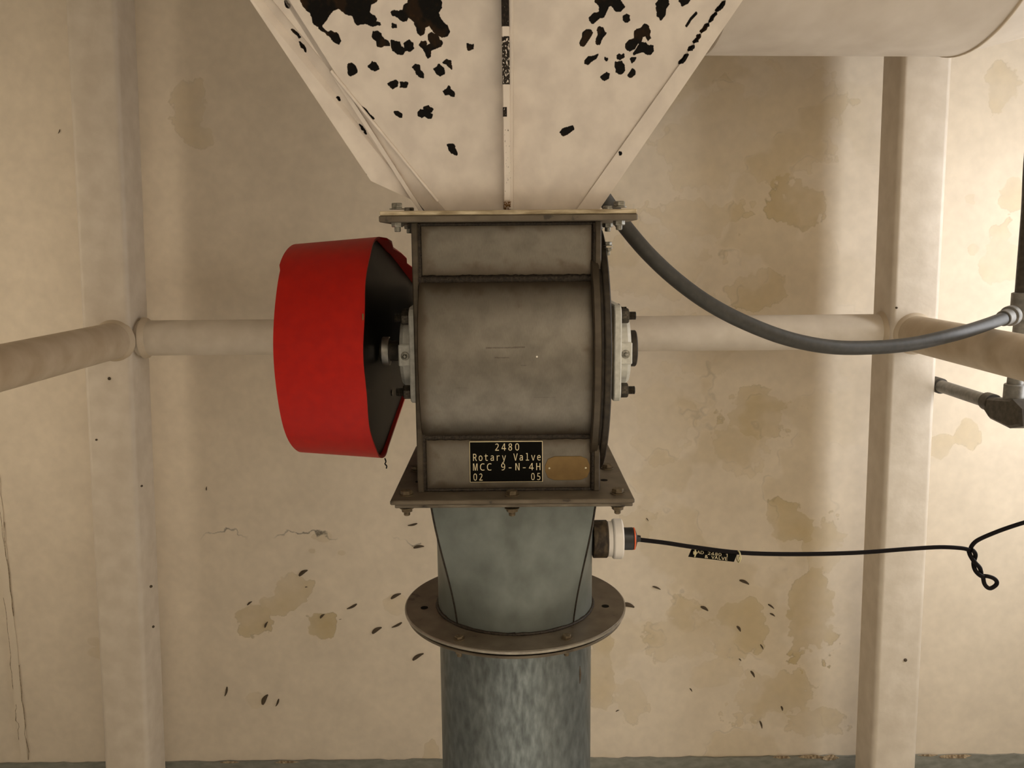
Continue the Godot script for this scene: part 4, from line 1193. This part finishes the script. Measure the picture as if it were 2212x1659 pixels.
# ------------------------------------------------------------------ level sensor, its cable and tag
func sensor() -> void:
	var c := V(0.1285, 1.378, AXIS_D)
	var o := thing("level_sensor", "round black sensor with orange ring in white collar on right side of chute", "sensor", c)
	var ax := Vector3(1, 0, 0)
	part("pipe_nipple", Mb.new().rod(c, c + ax * 0.0235, 0.0305, 36), M["brown_nipple"], o)
	part("white_collar", Mb.new().lathe(c + ax * 0.0235, ax, [Vector2(0.0265, 0), Vector2(0.0285, 0.001), Vector2(0.0285, 0.0075), Vector2(0.0315, 0.009), Vector2(0.0325, 0.011), Vector2(0.0325, 0.0225), Vector2(0.0305, 0.0248), Vector2(0.018, 0.025)], 48), M["white_plastic"], o)
	part("sensor_body", Mb.new().lathe(c + ax * 0.0475, ax, [Vector2(0.0178, 0), Vector2(0.0182, 0.001), Vector2(0.0182, 0.0175), Vector2(0.0165, 0.019)], 40), M["black_plastic"], o)
	part("orange_ring", Mb.new().lathe(c + ax * 0.066, ax, [Vector2(0.0172, 0), Vector2(0.0180, 0.0004), Vector2(0.0180, 0.0022), Vector2(0.0172, 0.0026)], 40), M["orange_ring"], o)
	part("end_cap", Mb.new().lathe(c + ax * 0.068, ax, [Vector2(0.0160, 0), Vector2(0.0140, 0.002), Vector2(0.0060, 0.0045), Vector2(0.0050, 0.010)], 32), M["black_plastic"], o)

	var k := thing("sensor_cable", "thin black cable running from sensor to the right with a twisted loop", "cable", V(0.2, 1.377, AXIS_D))
	part("cable_run", Mb.new().tube(arc(PackedVector3Array([V(0.197, 1.377, AXIS_D), V(0.2189, 1.3742, 1.372), V(0.2497, 1.369, 1.375), V(0.2962, 1.3597, 1.38), V(0.3749, 1.3459, 1.39), V(0.4735, 1.3353, 1.41), V(0.5823, 1.3296, 1.43), V(0.6778, 1.3282, 1.45), V(0.7384, 1.3274, 1.46), V(0.7773, 1.3236, 1.465), V(0.7956, 1.3183, 1.47)]), 5), 0.0036, 12), M["black_cable"], k)
	part("cable_end", Mb.new().tube(arc(PackedVector3Array([V(0.7999, 1.3165, 1.475), V(0.8025, 1.3249, 1.475), V(0.8115, 1.3341, 1.475), V(0.8334, 1.3448, 1.475), V(0.8618, 1.3588, 1.47), V(0.9026, 1.3775, 1.46), V(0.9425, 1.3967, 1.45)]), 5), 0.0036, 12), M["black_cable"], k)
	# two strands twisted round each other, ending in an open loop
	var spine := arc(PackedVector3Array([V(0.797, 1.32, 1.47), V(0.8028, 1.3081, 1.47), V(0.807, 1.2945, 1.47), V(0.8137, 1.2809, 1.47), V(0.8217, 1.2706, 1.47)]), 8)
	for s in [0.0, PI]:
		var strand := PackedVector3Array()
		for i in spine.size():
			var t := i / float(spine.size() - 1)
			var dir := (spine[mini(i + 1, spine.size() - 1)] - spine[maxi(i - 1, 0)]).normalized()
			var side := dir.cross(Vector3(0, 0, 1)).normalized()
			var a: float = t * TAU + 0.5 * PI + s
			strand.append(spine[i] + side * cos(a) * 0.0042 + Vector3(0, 0, 1) * sin(a) * 0.0042)
		part("twisted_strand", Mb.new().tube(strand, 0.0038, 12), M["black_cable"], k)
	part("cable_loop", Mb.new().tube(arc(PackedVector3Array([V(0.8225, 1.2715, 1.47), V(0.8269, 1.2552, 1.47), V(0.8365, 1.2475, 1.47), V(0.8466, 1.2533, 1.47), V(0.8477, 1.2602, 1.47), V(0.8415, 1.2662, 1.47), V(0.8315, 1.2697, 1.47), V(0.8261, 1.2686, 1.475)]), 6), 0.0036, 12), M["black_cable"], k)

	# tag tied under the cable
	var tc := V(0.3275, 1.3430, 1.3855)
	var g := thing("cable_tag", "small black engraved tag tied under the sensor cable", "tag", tc)
	var tilt := Basis(Vector3(0, 0, 1), deg_to_rad(-7.2)) * Basis(Vector3(1, 0, 0), deg_to_rad(-30))
	var face := PackedVector2Array([Vector2(-0.0405, -0.0065), Vector2(0.0355, -0.0065), Vector2(0.0405, 0.0065), Vector2(-0.0355, 0.0065)])
	part("tag_plate", Mb.new().plate(face, tc, tilt.x, tilt.y, tilt.z * 0.0014, 0.0002), M["plate_black"], g)
	put("lettering", letters("AD 2480 1", 0.0066, 0.0004), M["engraving"], g, tc + tilt.z * 0.0016 + tilt.y * 0.0026, tilt.scaled_local(Vector3(1.5, 1, 1)))
	put("lettering", letters("& VALVE", 0.0066, 0.0004), M["engraving"], g, tc + tilt.z * 0.0016 - tilt.y * 0.0032 + tilt.x * 0.006, tilt.scaled_local(Vector3(1.4, 1, 1)))
	for p in [[0.2965, 1.3535], [0.3705, 1.3440]]:
		var loop := PackedVector3Array()
		for i in 17:
			var a := TAU * i / 16
			loop.append(V(p[0] + 0.0015 * cos(a), p[1] - 0.0035 + 0.0095 * sin(a), 1.386 - 0.006 * cos(a)))
		part("cable_tie", Mb.new().tube(loop, 0.0013, 8), M["tie_plastic"], g)
		part("tie_head", Mb.new().box(V(p[0] + 0.001, p[1] - 0.004, 1.3815), Vector3(0.0055, 0.0055, 0.004), 0.0008), M["tie_plastic"], g)


# ------------------------------------------------------------------ hose and conduit
func hose_and_conduit() -> void:
	var h := thing("flexible_hose", "dark grey flexible hose sagging from behind hopper flange to right conduit", "hose", V(0.6, 1.66, 1.66))
	part("hose_wall", Mb.new().tube(arc(PackedVector3Array([V(0.10, 2.03, 1.72), V(0.135, 1.985, 1.66), V(0.1616, 1.9437, 1.62), V(0.1802, 1.9181, 1.62), V(0.2078, 1.8798, 1.61), V(0.247, 1.8333, 1.6), V(0.298, 1.7865, 1.6), V(0.3577, 1.7434, 1.6), V(0.4288, 1.7065, 1.61), V(0.5126, 1.6747, 1.63), V(0.6018, 1.6549, 1.66), V(0.6975, 1.6477, 1.7), V(0.7965, 1.6496, 1.74), V(0.9033, 1.6621, 1.79), V(0.9964, 1.672, 1.86), V(1.0854, 1.6842, 1.93)]), 7), 0.0138, 20), M["grey_hose"], h)
	var tip := V(1.0854, 1.6842, 1.93)
	var dir := (tip - V(0.9964, 1.6720, 1.86)).normalized()
	part("connector", Mb.new().lathe(tip - dir * 0.012, dir, [Vector2(0.0165, 0), Vector2(0.0175, 0.002), Vector2(0.0175, 0.028), Vector2(0.0215, 0.029), Vector2(0.0225, 0.032), Vector2(0.0225, 0.043), Vector2(0.019, 0.046)], 28), M["grey_conduit"], h)

	var c := thing("conduit_run", "grey rigid conduit with elbow fitting behind the right side tube", "conduit", V(1.164, 1.47, 2.0))
	var x := 1.164
	var d := 2.0
	part("upper_conduit", Mb.new().tube(arc(PackedVector3Array([V(x, 1.68, d), V(x, 1.9, d), V(x, 2.08, d), V(x + 0.05, 2.17, d), V(x + 0.16, 2.2, d + 0.06), V(x + 0.4, 2.2, d + 0.3), V(1.99, 2.2, d + 0.42)]), 8), 0.0205, 28), M["dark_conduit"], c)
	part("box_tee", Mb.new().lathe(V(x, 1.735, d), Vector3.DOWN, [Vector2(0.022, 0), Vector2(0.027, 0.002), Vector2(0.027, 0.06), Vector2(0.022, 0.064)], 28), M["grey_conduit"], c)
	part("lower_conduit", Mb.new().rod(V(x - 0.006, 1.50, d), V(x, 1.70, d), 0.0175, 28), M["grey_conduit"], c)
	part("coupling", Mb.new().lathe(V(x - 0.006, 1.525, d), Vector3.DOWN, [Vector2(0.0205, 0), Vector2(0.0225, 0.002), Vector2(0.0225, 0.035), Vector2(0.0205, 0.037)], 28), M["grey_conduit"], c)
	# elbow body: a long rounded box running back, its cover slanting up to the front
	var e := PackedVector2Array([Vector2(-2.08, 1.480), Vector2(-1.97, 1.495), Vector2(-1.93, 1.480), Vector2(-1.92, 1.442), Vector2(-1.97, 1.427), Vector2(-2.055, 1.433), Vector2(-2.08, 1.448)])
	part("elbow_body", Mb.new().plate(e, Vector3(x - 0.032, 0, 0), Vector3(0, 0, 1), Vector3.UP, Vector3(0.056, 0, 0), 0.006), M["dark_conduit"], c)
	part("hub", Mb.new().lathe(V(x - 0.012, 1.467, 2.07), Vector3(0, 0, -1), [Vector2(0.022, 0), Vector2(0.022, 0.03), Vector2(0.019, 0.034)], 24), M["dark_conduit"], c)
	part("rear_conduit", Mb.new().rod(V(x - 0.012, 1.467, 2.07), V(x - 0.012, 1.467, WALL_D - 0.001), 0.0165, 24), M["grey_conduit"], c)
	part("rear_coupling", Mb.new().rod(V(x - 0.012, 1.467, 2.33), V(x - 0.012, 1.467, 2.37), 0.021, 24), M["dark_conduit"], c)
